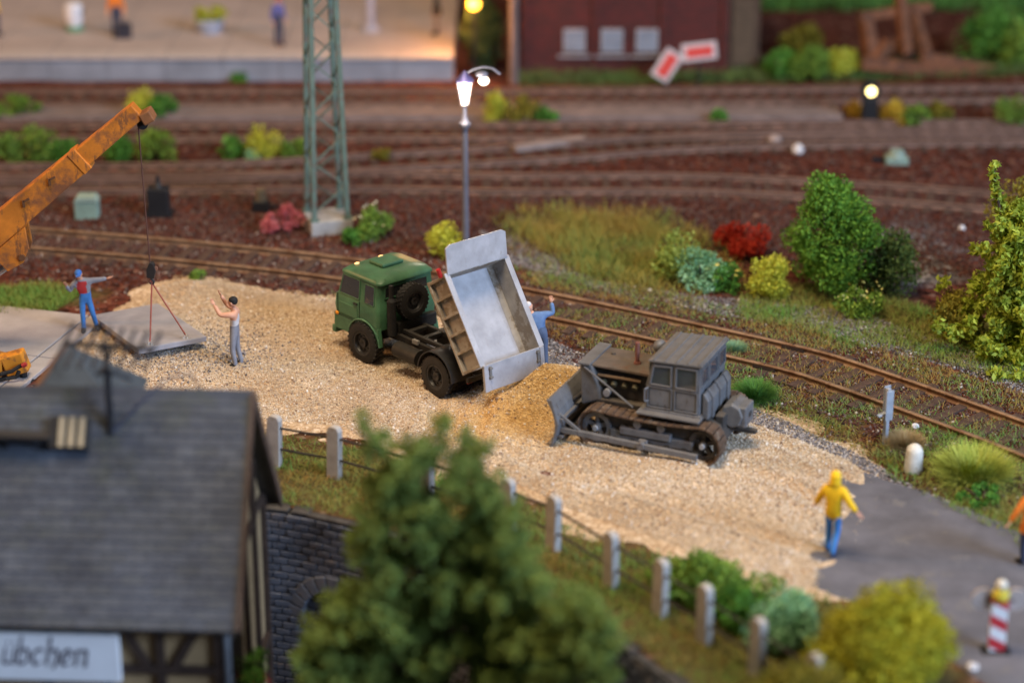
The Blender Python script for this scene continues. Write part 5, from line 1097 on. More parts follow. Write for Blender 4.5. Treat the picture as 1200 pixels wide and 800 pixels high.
# tank and winch at the rear
MB().prism([(0.30, 0.98), (0.47, 0.98), (0.47, 1.58), (0.40, 1.58), (0.30, 1.42)], -0.78, 0.78).build('rear_tank', dg, dz, bevel=0.06, seg=3)
for y_ in (-0.5, 0.0, 0.5): MB().prism([(0.26, 0.96), (0.44, 0.96), (0.44, 1.62), (0.38, 1.62), (0.26, 1.45)], y_-0.08, y_+0.08).build('tank_strap', dg, dz, bevel=0.01)
MB().box(-0.32, -0.10, -0.5, 0.5, 0.60, 1.0).build('winch_mount', dgd, dz, bevel=0.03)
MB().at(Matrix.Translation((-0.42, -0.08, 0.92))).lathe([(0, -0.34), (0.26, -0.34), (0.30, -0.28), (0.30, 0.28), (0.26, 0.34), (0, 0.34)], 8, 'y').build('winch_drum', dg, dz, bevel=0.02)
MB().box(-0.78, -0.52, -0.34, 0.22, 0.66, 1.16).build('winch_housing', dg, dz, bevel=0.05, seg=3)
MB().box(-0.795, -0.77, -0.14, 0.02, 0.86, 0.98).build('winch_port', dgd, dz)
MB().bar((-0.95, -0.10, 0.50), (-0.2, -0.10, 0.50), 0.14, 0.08).build('drawbar', dgd, dz)
for c_ in list(dz.children):
    k_ = c_.name.split('.')[0]
    if k_ in ('cab', 'rear_tank', 'tank_strap', 'deck'): c_.location.x -= 0.22
    if k_.startswith('winch') or k_ == 'drawbar': c_.location.x += 0.12
# blade and its arms
BX = 3.72; prof = []
for t in np.linspace(0, 1, 9): prof.append((0.20*(1-(2*t-1)**2)*-1 + 0.06*t, 0.02+t*1.14))
front_ = [(BX+0.10+x_, z_) for x_, z_ in prof]; back_ = [(BX+0.04+x_, z_) for x_, z_ in prof][::-1]
bl = MB().prism(front_+back_, -1.52, 1.52).build('blade', dg, dz, bevel=0.008)
MB().prism([(BX+0.06, 0.0), (BX+0.17, -0.02), (BX+0.13, 0.12), (BX+0.02, 0.12)], -1.53, 1.53).build('cutting_edge', P('edge_steel', (0.24, 0.20, 0.16), 0.5, 0.4, wear=(0.34, 0.31, 0.28), wamt=0.4), bl)
for s in (-1, 1):
    MB().prism(front_+[(BX+0.02, 1.16), (BX-0.16, 0.6), (BX+0.0, 0.02)], s*1.525, s*1.56).build('end_plate', dg, bl, bevel=0.006)
    MB().bar((BX-0.02, s*1.30, 0.40), (0.15, s*1.26, 0.27), 0.11, 0.13).build('push_arm', dg, dz, bevel=0.015)
    MB().bar((BX-0.05, s*1.32, 0.78), (BX-0.62, s*1.28, 0.40), 0.06, 0.06).build('arm_strut', dg, dz)
    MB().cyl((1.55, s*1.1, 0.33), (1.55, s*1.36, 0.33), 0.09, 0.09, 12).box(1.45, 1.65, s*1.12, s*1.24, 0.22, 0.42).build('trunnion', dg, dz)
    MB().cyl((BX-0.02, s*0.5, 0.75), (3.05, s*0.5, 1.25), 0.05, 0.07, 10).build('blade_ram', dgd, dz)
for q_ in range(2): MB().box(BX-0.20, BX-0.10, -1.40, 1.40, 0.22+q_*0.40, 0.28+q_*0.40).build('blade_rib', dg, bl)

# ------------------------------------------------------------------ people
SKIN = P('model_skin', (0.62, 0.33, 0.22), 0.6, var=0.06)
def cloth(nm, c): return P('cloth_'+nm, c, 0.75, var=0.12, scale=9, bump=0.2, bscale=25)
def person(label, base, face, pose, shirt, pants, shoes, arms=None, front=None, hat=None, hatstyle='cap', hood=None, skirt=None, scale=1.0, cat='person', hair=None, group=None, fore=None, bulk=1.0, chest=None):
    J = {'pel': (0, 0, .93), 'wai': (0, 0, 1.10), 'che': (0, 0, 1.32), 'neb': (0, 0, 1.50), 'hea': (0, .02, 1.66)}
    for s, n in ((-1, 'l'), (1, 'r')):
        J.update({'hip'+n: (s*.095, 0, .88), 'kne'+n: (s*.11, .03, .49), 'ank'+n: (s*.11, 0, .10), 'toe'+n: (s*.12, .15, .045), 'sho'+n: (s*.19, 0, 1.43), 'elb'+n: (s*.26, -.02, 1.16), 'wri'+n: (s*.28, .06, .92)})
    J.update(pose); Jv = {k: Vector(v) for k, v in J.items()}
    rad = {'pel': .135, 'wai': .125, 'che': .15, 'neb': .062, 'hip': .095, 'kne': .074, 'ank': .058, 'toe': .05, 'sho': .084, 'elb': .064, 'wri': .048}
    for k_ in ('che', 'wai', 'sho', 'elb', 'wri', 'pel'): rad[k_] *= bulk
    hb = Jv['neb'].lerp(Jv['hea'], 0.5); Jv['nec'] = hb; rad['nec'] = .058
    order = ['pel', 'wai', 'che', 'neb', 'nec'] + [a+n for n in 'lr' for a in ('hip', 'kne', 'ank', 'toe', 'sho', 'elb', 'wri')]
    ix = {k: i for i, k in enumerate(order)}
    E = [('pel', 'wai'), ('wai', 'che'), ('che', 'neb'), ('neb', 'nec')]
    for n in 'lr': E += [('pel', 'hip'+n), ('hip'+n, 'kne'+n), ('kne'+n, 'ank'+n), ('ank'+n, 'toe'+n), ('che', 'sho'+n), ('sho'+n, 'elb'+n), ('elb'+n, 'wri'+n)]
    me = bpy.data.meshes.new('skeleton'); me.from_pydata([Jv[k] for k in order], [(ix[a], ix[b]) for a, b in E], []); tmp = bpy.data.objects.new('tmp', me); COL.objects.link(tmp)
    md = tmp.modifiers.new('skin', 'SKIN'); md.use_smooth_shade = True
    for k in order:
        sv = me.skin_vertices[0].data[ix[k]]; r_ = rad.get(k, rad.get(k[:3], .05)); sv.radius = (r_, r_*(0.82 if k in ('pel', 'wai', 'che') else 1)); sv.use_root = (k == 'pel')
    sb = tmp.modifiers.new('sub', 'SUBSURF'); sb.levels = 2; sb.render_levels = 2
    dgp = bpy.context.evaluated_depsgraph_get(); ev = tmp.evaluated_get(dgp); bm_me = ev.to_mesh()
    V = [tuple(v.co) for v in bm_me.vertices]; Fs_ = [tuple(p_.vertices) for p_ in bm_me.polygons]; ev.to_mesh_clear(); bpy.data.objects.remove(tmp); bpy.data.meshes.remove(me)
    armm = arms or shirt; forem = fore or armm
    mats = [SKIN, shirt, pants, shoes, armm, front or shirt, forem, chest or shirt]
    reg = {('pel', 'wai'): (1 if bulk > 1.2 else 2), ('wai', 'che'): 1, ('che', 'neb'): 7, ('neb', 'nec'): 0}
    for n in 'lr': reg.update({('pel', 'hip'+n): (1 if bulk > 1.2 else 2), ('hip'+n, 'kne'+n): 2, ('kne'+n, 'ank'+n): 2, ('ank'+n, 'toe'+n): 3, ('che', 'sho'+n): 7, ('sho'+n, 'elb'+n): 4, ('elb'+n, 'wri'+n): 6})
    VA = np.array(V); cen = np.array([VA[list(f)].mean(0) for f in Fs_]); best = np.full(len(cen), 9.0); mi = np.zeros(len(cen), int)
    for (a, b), r_ in reg.items():
        A, B = np.array(Jv[a]), np.array(Jv[b]); ab = B-A; t = np.clip(((cen-A)@ab)/(ab@ab), 0, 1); ra = rad.get(a, rad.get(a[:3], .05)); rb = rad.get(b, rad.get(b[:3], .05))
        d = np.linalg.norm(cen-(A+t[:, None]*ab), axis=1)/(ra+(rb-ra)*t); up = d < best; best = np.where(up, d, best); mi = np.where(up, r_, mi)
    ch = Jv['che']; mi = np.where(((mi == 1) | (mi == 7)) & (front is not None) & (cen[:, 1] > ch.y+0.035) & (np.abs(cen[:, 0]-ch.x) < 0.12) & (cen[:, 2] < ch.z+0.16), 5, mi)
    mi = list(mi)
    ex = MB()
    def flush(k):
        b = len(V); V.extend(ex.v); Fs_.extend([tuple(i+b for i in f) for f in ex.f]); mi.extend([k]*len(ex.f)); ex.v = []; ex.f = []
    h = Jv['hea']+Vector((0, .01, .02)); ax = (Jv['hea']-Jv['neb']).normalized()
    Mh = Matrix.Translation(h) @ Vector((0, 0, 1)).rotation_difference(ax).to_matrix().to_4x4(); ex.at(Mh)
    ex.blob((0, 0, 0.01), (.088, .105, .125), 16, 12).blob((0, .055, -.055), (.06, .055, .06), 10, 8).blob((0, .108, -.012), (.016, .024, .026), 8, 6)
    for s in (-1, 1): ex.blob((s*.09, 0, -.005), (.015, .026, .034), 8, 6)
    flush(0)
    ex.at(Mh)
    for s in (-1, 1): ex.blob((s*.036, .092, .022), (.014, .012, .010), 8, 6)
    ex.blob((0, .106, -.062), (.03, .008, .007), 8, 4); flush(3)
    for n, s in (('l', -1), ('r', 1)):
        w = Jv['wri'+n]; d = (w-Jv['elb'+n]).normalized(); sidev = d.cross(Vector((0, 0, 1)) if abs(d.z) < .9 else Vector((0, 1, 0))).normalized(); nor = sidev.cross(d)
        Mx = Matrix((sidev, nor, d)).transposed().to_4x4(); Mx.translation = w; ex.at(Mx)
        ex.blob((0, 0, .05), (.042, .022, .062), 10, 8)
        for q, (x, l) in enumerate(((-.032, .065), (-.011, .078), (.011, .074), (.031, .058))):
            ex.cyl((x, 0, .09), (x*1.15, .006, .09+l*.55), .0105, .0095, 6); ex.cyl((x*1.15, .006, .09+l*.55), (x*1.15, .026, .09+l), .0095, .007, 6)
        ex.cyl((-.035, .004, .03), (-.066, .014, .07), .012, .010, 6); ex.cyl((-.066, .014, .07), (-.066, .026, .10), .010, .008, 6)
        flush(0)
    for n in 'lr':
        a, t = Jv['ank'+n], Jv['toe'+n]; ex.at(Matrix.Identity(4)); m_ = a.lerp(t, .5); f = (t-a); f.z = 0; f.normalize()
        Mx = Matrix((Vector((f.y, -f.x, 0)), f, Vector((0, 0, 1)))).transposed().to_4x4(); Mx.translation = Vector((m_.x, m_.y, t.z)); ex.at(Mx); ex.blob((0, .0, .0), (.055, .14, .045), 10, 6); flush(3)
    me = bpy.data.meshes.new('person'); me.from_pydata(V, [], Fs_)
    for m_ in mats: me.materials.append(m_)
    me.polygons.foreach_set('material_index', mi); me.polygons.foreach_set('use_smooth', [True]*len(Fs_)); me.update()
    low = min(v[2] for v in V)
    o = link('person', me); o.location = Vector(base)-Vector((0, 0, low*scale)); o.rotation_euler = (0, 0, face-math.pi/2); o.scale = (scale,)*3
    tag(o, label, cat, group)
    if hat is not None:
        ex = MB().at(Mh)
        if hatstyle == 'cap': ex.blob((0, -.008, .055), (.098, .112, .085), 14, 8).box(-.065, .065, .08, .165, .058, .072)
        elif hatstyle == 'beret': ex.blob((0, -.03, .06), (.104, .115, .085), 14, 8).blob((0, -.05, .03), (.098, .09, .10), 12, 8)
        else: ex.blob((0, -.012, .045), (.098, .108, .098), 14, 8)
        ex.build('cap' if hatstyle != 'hair' else 'hair', hat, o, smooth=True)
    if hood is not None:
        MB().at(Mh).blob((0, -.022, .015), (.118, .118, .15), 14, 10).blob((0, -.03, -.09), (.13, .11, .08), 12, 8).build('hood', hood, o, smooth=True)
    if skirt is not None:
        pl = Jv['pel']; mb = MB(); pr = [(.150, .22), (.165, .10), (.185, 0), (.205, -.14), (.215, -.20), (.195, -.20)]
        mb.at(Matrix.Translation(pl) @ Matrix.Diagonal((1, .82, 1, 1))).lathe(pr, 16, 'z').build('coat_skirt', skirt, o, smooth=True)
    return o
blu = cloth('blue', (0.05, 0.20, 0.52)); gry_ = cloth('grey', (0.24, 0.25, 0.29)); red_ = cloth('red', (0.42, 0.03, 0.03)); blk = cloth('black', (0.012, 0.012, 0.014)); wht = cloth('white', (0.62, 0.60, 0.60))
ovr = cloth('overall', (0.12, 0.21, 0.40)); ovr2 = cloth('overall_dark', (0.09, 0.13, 0.22)); yel = cloth('yellow', (0.86, 0.52, 0.01)); org = cloth('orange', (0.75, 0.20, 0.02)); drk = cloth('navy', (0.03, 0.04, 0.08)); cap_b = cloth('cap_blue', (0.05, 0.17, 0.5)); brn = cloth('brown', (0.16, 0.08, 0.05))
PI = math.pi
person('worker in blue trousers, red shirt and blue cap waving beside the slab', G(103, 388, 0.08), -PI/2+0.15, {'che': (.07, 0, 1.30), 'neb': (.10, .0, 1.48), 'hea': (.13, .06, 1.63), 'shol': (-.12, 0, 1.43), 'shor': (.27, 0, 1.40), 'elbl': (-.38, .03, 1.46), 'wril': (-.60, .06, 1.50), 'elbr': (.40, -.04, 1.16), 'wrir': (.47, .10, 1.36),
       'hipl': (-.09, 0, .88), 'knel': (-.17, .05, .50), 'ankl': (-.24, -.12, .10), 'toel': (-.28, .03, .045), 'kner': (.10, .05, .5), 'ankr': (.10, .03, .1), 'toer': (.12, .18, .045)}, gry_, blu, blk, front=red_, hat=cap_b, scale=0.94, bulk=1.15)
person('bare chested worker with white waistband and grey trousers raising both arms', G(277, 430, 0.06), PI-0.25, {'che': (0, -.04, 1.32), 'neb': (0, -.02, 1.50), 'hea': (0, .01, 1.66), 'elbl': (-.22, .26, 1.40), 'wril': (-.12, .44, 1.62), 'elbr': (.22, .24, 1.50), 'wrir': (.13, .36, 1.78), 'pel': (0, -.02, .93),
       'kner': (.12, .0, .5), 'ankr': (.12, -.10, .1), 'toer': (.14, .06, .045), 'knel': (-.10, .04, .49), 'ankl': (-.09, -.02, .1), 'toel': (-.10, .15, .045)}, wht, gry_, blk, arms=SKIN, hat=blk, hatstyle='beret', scale=1.0, chest=SKIN)
person('worker in blue overalls and white cap leaning on the tipped load bed', G(635, 433, 0.05), PI/2+0.1, {'pel': (-.03, .02, .92), 'wai': (-.06, .04, 1.09), 'che': (-.14, .06, 1.29), 'neb': (-.23, .08, 1.44), 'hea': (-.31, .12, 1.57), 'shol': (-.31, .06, 1.34), 'shor': (.05, .06, 1.41), 'elbr': (.27, .08, 1.43), 'wrir': (.24, .14, 1.68), 'elbl': (-.42, .14, 1.10), 'wril': (-.40, .30, .95),
       'hipr': (.07, .02, .88), 'kner': (.08, .03, .48), 'ankr': (.10, 0, .1), 'toer': (.12, .14, .045), 'hipl': (-.13, .02, .88), 'knel': (-.12, .08, .5), 'ankl': (-.03, .03, .1), 'toel': (-.03, .18, .045)}, ovr, ovr2, blk, hat=wht, scale=1.0, bulk=1.12)
person('person in hooded yellow rain jacket and blue trousers walking at the road end', G(974, 648, 0.05), PI/2-0.45, {'elbl': (-.32, .05, 1.18), 'wril': (-.42, .14, .98), 'elbr': (.34, -.06, 1.22), 'wrir': (.50, -.06, 1.06), 'knel': (-.10, .08, .5), 'ankl': (-.10, .05, .1), 'toel': (-.10, .2, .045), 'kner': (.09, .02, .5), 'ankr': (.08, -.20, .12), 'toer': (.09, -.06, .045)}, yel, blu, drk, hood=yel, scale=1.0, bulk=1.25)
person('person in bright orange work jacket and dark trousers standing on the asphalt', G(1203, 660, 0.05), PI/2+0.5, {'elbl': (-.34, .02, 1.20), 'wril': (-.42, .10, .98)}, org, drk, blk, hat=brn, hatstyle='hair', skirt=org, scale=1.02)
#@@P5
# ------------------------------------------------------------------ lattice mast
mg_ = P('mast_green', (0.10, 0.15, 0.125), 0.7, var=0.2, scale=3, wear=(0.12, 0.11, 0.09), wamt=0.3)
mb0 = G(384, 268); ms = empty('lattice_mast', mb0, rotz=0.30); tag(ms, 'grey green steel lattice mast on a pale concrete foot', 'mast')
o = MB().box(-0.60, 0.60, -0.62, 0.62, -0.1, 0.42).build('concrete_foot', P('foot_concrete', (0.33, 0.32, 0.31), 0.9, var=0.15, bump=0.2), ms, bevel=0.03)
HM = 10.5; w0, w1 = 0.48, 0.26
def leg(sx, sy, z): w = w0+(w1-w0)*z/HM; return Vector((sx*w, sy*w, 0.42+z))
for sx in (-1, 1):
    for sy in (-1, 1):
        MB().bar(leg(sx, sy, 0), leg(sx, sy, HM), 0.13, 0.13).build('leg', mg_, ms); MB().cbox(leg(sx, sy, 0.03), (0.24, 0.24, 0.06)).build('foot_plate', mg_, ms)
zz = 0.25; k = 0
while zz < HM-0.8:
    st = 0.72
    for (a, b) in (((-1, -1), (1, -1)), ((1, -1), (1, 1)), ((1, 1), (-1, 1)), ((-1, 1), (-1, -1))):
        p_, q_ = (a, b) if k % 2 == 0 else (b, a)
        MB().bar(leg(*p_, zz), leg(*q_, zz+st), 0.055, 0.04).build('brace', mg_, ms)
    zz += st; k += 1
for zz in (7.0, HM):
    for (a, b) in (((-1, -1), (1, -1)), ((1, -1), (1, 1)), ((1, 1), (-1, 1)), ((-1, 1), (-1, -1))): MB().bar(leg(*a, zz), leg(*b, zz), 0.07, 0.14).build('cross_bar', mg_, ms)

# ------------------------------------------------------------------ lamp post, lit
lp0 = G(546, 305); ls = empty('lamp_post', lp0); tag(ls, 'slim grey lamp post with lit glass lantern and side lamp', 'lamp post')
pole = P('pole_grey', (0.16, 0.16, 0.20), 0.45, 0.3, var=0.2)
ZL = (AT(541, 100, lp0.y)-lp0).z
MB().cyl((0, 0, -0.05), (0, 0, ZL-1.15), 0.10, 0.085, 14).build('pole', pole, ls, smooth=True)
MB().lathe([(0.0, ZL-1.18), (0.15, ZL-1.15), (0.17, ZL-1.05), (0.10, ZL-0.98), (0.06, ZL-0.85), (0.06, ZL-0.6), (0.11, ZL-0.55), (0.0, ZL-0.53)], 16, 'z').build('collar', pole, ls, smooth=True)
gl = MB().lathe([(0.0, ZL-0.54), (0.10, ZL-0.53), (0.20, ZL+0.08), (0.19, ZL+0.12), (0.0, ZL+0.13)], 16, 'z').build('lantern_glass', EMIT('lantern_glow', (1.0, 0.78, 0.66), 2.0), ls, smooth=True)
for q_ in range(4):
    t = q_*PI/2+0.6; MB().bar((0.105*math.cos(t), 0.105*math.sin(t), ZL-0.54), (0.215*math.cos(t), 0.215*math.sin(t), ZL+0.1), 0.025).build('lantern_bar', pole, ls)
MB().lathe([(0.24, ZL+0.10), (0.25, ZL+0.14), (0.15, ZL+0.26), (0.06, ZL+0.34), (0.0, ZL+0.42)], 16, 'z').build('lantern_cap', P('cap_violet', (0.10, 0.09, 0.22), 0.4, 0.3), ls, smooth=True)
MB().tube([(0.0, 0, ZL+0.30), (0.25, 0, ZL+0.44), (0.50, 0, ZL+0.50), (0.75, 0, ZL+0.46), (0.95, 0, ZL+0.30)], 0.03, 8).build('arm', pole, ls, smooth=True)
sp = AT(567, 95, lp0.y)-lp0
MB().blob((sp.x-0.05, 0, sp.z+0.18), (0.17, 0.12, 0.09), 12, 8).build('lamp_hood', pole, ls, smooth=True)
MB().blob((sp.x, 0, sp.z), (0.14, 0.10, 0.12), 12, 8).build('lamp_bulb', EMIT('bulb_glow', (1.0, 0.95, 0.75), 2.4), ls, smooth=True)

# ------------------------------------------------------------------ small trackside things
def box_thing(name, label, cat, px, py, dims, mat, extra=None):
    r = empty(name, G(px, py)); tag(r, label, cat)
    MB().box(-dims[0]/2, dims[0]/2, -dims[1]/2, dims[1]/2, -0.05, dims[2]).build('housing', mat, r, bevel=0.04)
    if extra: extra(r)
    return r
blkp = P('signal_black', (0.012, 0.012, 0.014), 0.55)
def lant(r): MB().cyl((0, 0, 0.85), (0, 0, 1.0), 0.16, 0.08, 12).cyl((0, 0, 1.0), (0, 0, 1.18), 0.07, 0.05, 10).build('chimney', blkp, r); MB().box(-0.4, 0.4, -0.28, 0.28, -0.02, 0.10).build('plinth', blkp, r)
box_thing('signal_box', 'black trackside box with a short chimney behind the crane rope', 'signal box', 187, 252, (0.62, 0.5, 0.85), blkp, lant)
def lid(r): MB().prism([(-0.36, 0.5), (0.36, 0.5), (0.25, 0.66), (-0.25, 0.66)], -0.26, 0.26).build('lid', P('box_green_lid', (0.24, 0.32, 0.27), 0.7), r, bevel=0.02)
box_thing('relay_cabinet', 'pale green trackside cabinet with sloping lid near the crane boom', 'cabinet', 103, 254, (0.68, 0.48, 0.5), P('box_green', (0.20, 0.29, 0.24), 0.7), lid)
def lampd(r): MB().cyl((0, 0, 0.3), (0, 0, 0.62), 0.17, 0.14, 12).build('lamp_head', P('switch_olive', (0.12, 0.10, 0.07), 0.7), r); MB().bar((0.2, 0, 0.1), (0.55, 0, 0.12), 0.06).build('lever', blkp, r)
box_thing('switch_lantern', 'dark low point lever lantern near the pink shrub', 'switch lantern', 306, 246, (0.5, 0.4, 0.3), blkp, lampd)
def lampd2(r): MB().cyl((0, 0, 0.2), (0, 0, 0.45), 0.3, 0.2, 12).build('lamp_head', P('box_green_lid', (0.24,)*3), r); MB().bar((-0.3, 0, 0.1), (-0.75, 0, 0.16), 0.12).build('lever', blkp, r)
box_thing('switch_lantern', 'pale green domed point motor box behind the big green bush', 'switch box', 1050, 192, (0.7, 0.5, 0.25), P('box_green', (0.2,)*3), lampd2)
def stone_thing(name, label, px, py, r, mat, cat='stone'):
    o = MB().blob((0, 0, r[2]*0.6), r, 9, 7, jit=0.12).build(name, mat, None); o.location = G(px, py); tag(o, label, cat); return o
ws = P('white_stone', (0.62, 0.60, 0.60), 0.8, var=0.1)
stone_thing('marker_stone', 'small round white stone between the far tracks', 935, 180, (0.18, 0.18, 0.2), ws)
stone_thing('marker_stone', 'tiny pale stone on the dark ballast beside the leafy young tree', 1127, 270, (0.10, 0.1, 0.1), ws)
stone_thing('marker_stone', 'tiny pale stone at the grass edge under the lemon field grass', 762, 342, (0.07, 0.07, 0.06), ws)
stone_thing('pale_stone', 'dull pinkish stone lying at the rail in front of the red sign', 908, 166, (0.22, 0.2, 0.14), P('pinkish', (0.36, 0.28, 0.25), 0.9))
mt_ = stone_thing('lump_stone', 'little white lump in the dry tuft near the marker stone', 1072, 503, (0.09, 0.08, 0.10), ws)
# white marker stone, bollard shaped
o = MB().lathe([(0.0, -0.05), (0.20, -0.05), (0.205, 0.1), (0.19, 0.5), (0.16, 0.60), (0.09, 0.66), (0.0, 0.68)], 14, 'z').build('boundary_stone', P('boundary_white', (0.66, 0.63, 0.56), 0.75, var=0.12, scale=6, bump=0.2, wear=(0.42, 0.36, 0.26), wamt=0.3), None, smooth=True)
o.location = G(1070, 553); tag(o, 'white rounded boundary stone beside the asphalt road', 'boundary stone')
# grey signpost seen from behind
sg = empty('sign_post', G(1037, 520), rotz=0.5); tag(sg, 'pale grey crossing sign on a post by the track, seen edge on', 'sign')
sgm_ = P('sign_grey', (0.36, 0.39, 0.44), 0.6, 0.2, var=0.2, scale=4)
MB().bar((0, 0, -0.05), (0, 0, 1.36), 0.11, 0.09).build('post', sgm_, sg, bevel=0.01)
MB().bar((-0.02, -0.10, 0.62), (-0.02, -0.10, 1.34), 0.20, 0.03, up=(0, 1, 0)).bar((0.05, 0.10, 0.74), (0.05, 0.10, 1.38), 0.18, 0.03, up=(0, 1, 0)).build('sign_plate', sgm_, sg, bevel=0.008)
MB().bar((-0.24, 0.02, 0.72), (0.12, 0.02, 0.80), 0.10, 0.04).build('cross_arm', sgm_, sg, bevel=0.008)

# striped barrier post on the road
bcn = empty('warning_beacon', G(1167, 764)); tag(bcn, 'red and white striped warning post with yellow lamp on the road', 'warning post')
m = bpy.data.materials.new('stripe_paint'); m.use_nodes = True; nt = m.node_tree; b = nt.nodes['Principled BSDF']
tc = _n(nt, 'ShaderNodeTexCoord').outputs['Object']; mp = _n(nt, 'ShaderNodeMapping'); mp.inputs['Rotation'].default_value = (0, math.radians(-28), 0); nt.links.new(tc, mp.inputs[0])
wv = _n(nt, 'ShaderNodeTexWave'); wv.bands_direction = 'Z'; wv.inputs['Scale'].default_value = 0.78; wv.inputs['Phase Offset'].default_value = 0.6; nt.links.new(mp.outputs[0], wv.inputs['Vector'])
nt.links.new(ramp(nt, [(0.50, (0.80, 0.79, 0.80)), (0.54, (0.55, 0.03, 0.04))], wv.outputs['Fac']), b.inputs['Base Color']); b.inputs['Roughness'].default_value = 0.6
MB().box(-0.15, 0.15, -0.05, 0.05, 0.05, 1.12).build('striped_board', m, bcn, bevel=0.01)
MB().box(-0.30, 0.26, -0.18, 0.18, 0.0, 0.06).build('base_foot', blkp, bcn, bevel=0.02)
MB().cyl((0, 0, 1.12), (0, 0, 1.22), 0.13, 0.16, 12).cyl((0, 0, 1.22), (0, 0, 1.34), 0.16, 0.12, 12).build('lamp_body', P('lamp_yellow', (0.62, 0.50, 0.05), 0.5), bcn, smooth=True)
MB().blob((0, 0, 1.42), (0.11, 0.10, 0.11), 12, 8).build('lamp_lens', P('lens_white', (0.7, 0.66, 0.55), 0.3, spec=0.6), bcn, smooth=True)
for s in (-1, 1):
    MB().cyl((s*0.30, 0.06, 1.08), (s*0.30, 0.12, 1.08), 0.22, 0.22, 18).build('reflector', P('reflector_pink', (0.42, 0.36, 0.33), 0.6), bcn, smooth=True)
    MB().bar((s*0.05, 0.07, 1.05), (s*0.25, 0.07, 1.08), 0.05).build('bracket', blkp, bcn)
stone_thing('marker_stone', 'pale pebble on the road verge near the striped post', 1140, 785, (0.12, 0.1, 0.1), ws)

# ------------------------------------------------------------------ platform and far side
Yp = G(0, 95).y; zp = AT(0, 66, Yp).z
pf = MB().box(-42, G(531, 95).x, Yp+0.06, Yp+14, -0.2, zp-0.08).build('platform', P('platform_paving', (0.42, 0.35, 0.32), 0.85, var=0.12, scale=0.6, bump=0.15), None); kind(pf, 'structure')
x = G(531, 95).x; fcm = P('platform_face', (0.235, 0.255, 0.305), 0.85, var=0.2, scale=0.8)
i = 0
while x > -26:
    MB().box(x-1.98, x, Yp-0.04, Yp+0.05, -0.1, zp-0.11).build('face_block', fcm, pf, bevel=0.012)
    MB().box(x-1.985, x, Yp-0.12, Yp+0.75, zp-0.105, zp).build('coping_block', P('coping_pale', (0.47, 0.41, 0.38), 0.85, var=0.1), pf, bevel=0.015); x -= 2.0
x = G(531, 95).x
while x > -26:
    for j in range(5):
        MB().box(x-1.98, x, Yp+0.78+j*2.0, Yp+2.75+j*2.0, zp-0.1, zp-0.004).build('paving_slab', P('platform_paving', (0.42,)*3), pf, bevel=0.01)
    x -= 2.0
def GP(px, py): return G(px, py, zp)
person('person in orange jacket with dark bag standing on the platform', GP(138, 44), -PI/2, {}, org, drk, blk, hat=brn, hatstyle='hair', scale=1.0)
bagp = GP(146, 45); o = MB().cbox((0, 0, 0.27), (0.5, 0.3, 0.52)).tube([(-0.12, 0, 0.53), (-0.1, 0, 0.66), (0.1, 0, 0.66), (0.12, 0, 0.53)], 0.02, 6).build('travel_bag', P('bag_dark', (0.03, 0.03, 0.045), 0.7), None, bevel=0.04); o.location = bagp; tag(o, 'dark bag on the platform beside the orange jacket', 'bag')
person('person in blue clothes and red cap on the platform by the mast', GP(327, 54), -PI/2+0.8, {}, cloth('violet', (0.10, 0.11, 0.30)), drk, brn, hat=red_, scale=1.0)
person('person in dark coat on the platform near the orange lamp', GP(512, 41), PI, {}, blk, cloth('taupe', (0.22, 0.18, 0.18)), blk, hat=blk, hatstyle='hair', skirt=blk, scale=1.0)
person('person in yellow jacket on the platform behind the crane', GP(-3, 42), 0.4, {}, yel, drk, blk, hat=brn, hatstyle='hair', scale=1.0)
bn = empty('litter_bin', GP(88, 36)); tag(bn, 'white round bin with green foot on the platform', 'bin')
MB().lathe([(0.0, 0.18), (0.26, 0.2), (0.33, 0.55), (0.32, 0.9), (0.22, 1.0), (0, 1.03)], 16, 'z').build('drum', P('bin_white', (0.75, 0.74, 0.78), 0.6), bn, smooth=True); MB().cyl((0, 0, 0), (0, 0, 0.2), 0.32, 0.3, 14).build('foot', P('bin_green', (0.10, 0.25, 0.14), 0.7), bn)
MB().box(0.28, 0.34, -0.12, 0.12, 0.6, 0.75).build('slot', blkp, bn)
pl = empty('planter_tub', GP(246, 38)); tag(pl, 'pale blue planter tub with yellow green flowers on the platform', 'planter')
MB().lathe([(0, 0), (0.42, 0), (0.55, 0.45), (0.5, 0.5), (0.0, 0.46)], 18, 'z').build('tub', P('tub_blue', (0.32, 0.36, 0.46), 0.7), pl, smooth=True)
leafcloud('flowers', TINT('planter_leaf', YG), [((rng.uniform(-0.5, 0.5), rng.uniform(-0.3, 0.3), rng.uniform(0.5, 0.8)), 0.2) for _ in range(16)], 700, 0.08, pl)
lq = empty('platform_column', GP(434, 36)); tag(lq, 'pale grey column with wide foot on the platform', 'column')
MB().cyl((0, 0, 0), (0, 0, 3.6), 0.17, 0.14, 14).build('shaft', P('column_grey', (0.30, 0.30, 0.36), 0.6), lq, smooth=True); MB().lathe([(0, 0), (0.36, 0), (0.34, 0.1), (0.2, 0.2), (0.17, 0.4)], 16, 'z').build('foot', P('column_grey', (0.3,)*3), lq, smooth=True)
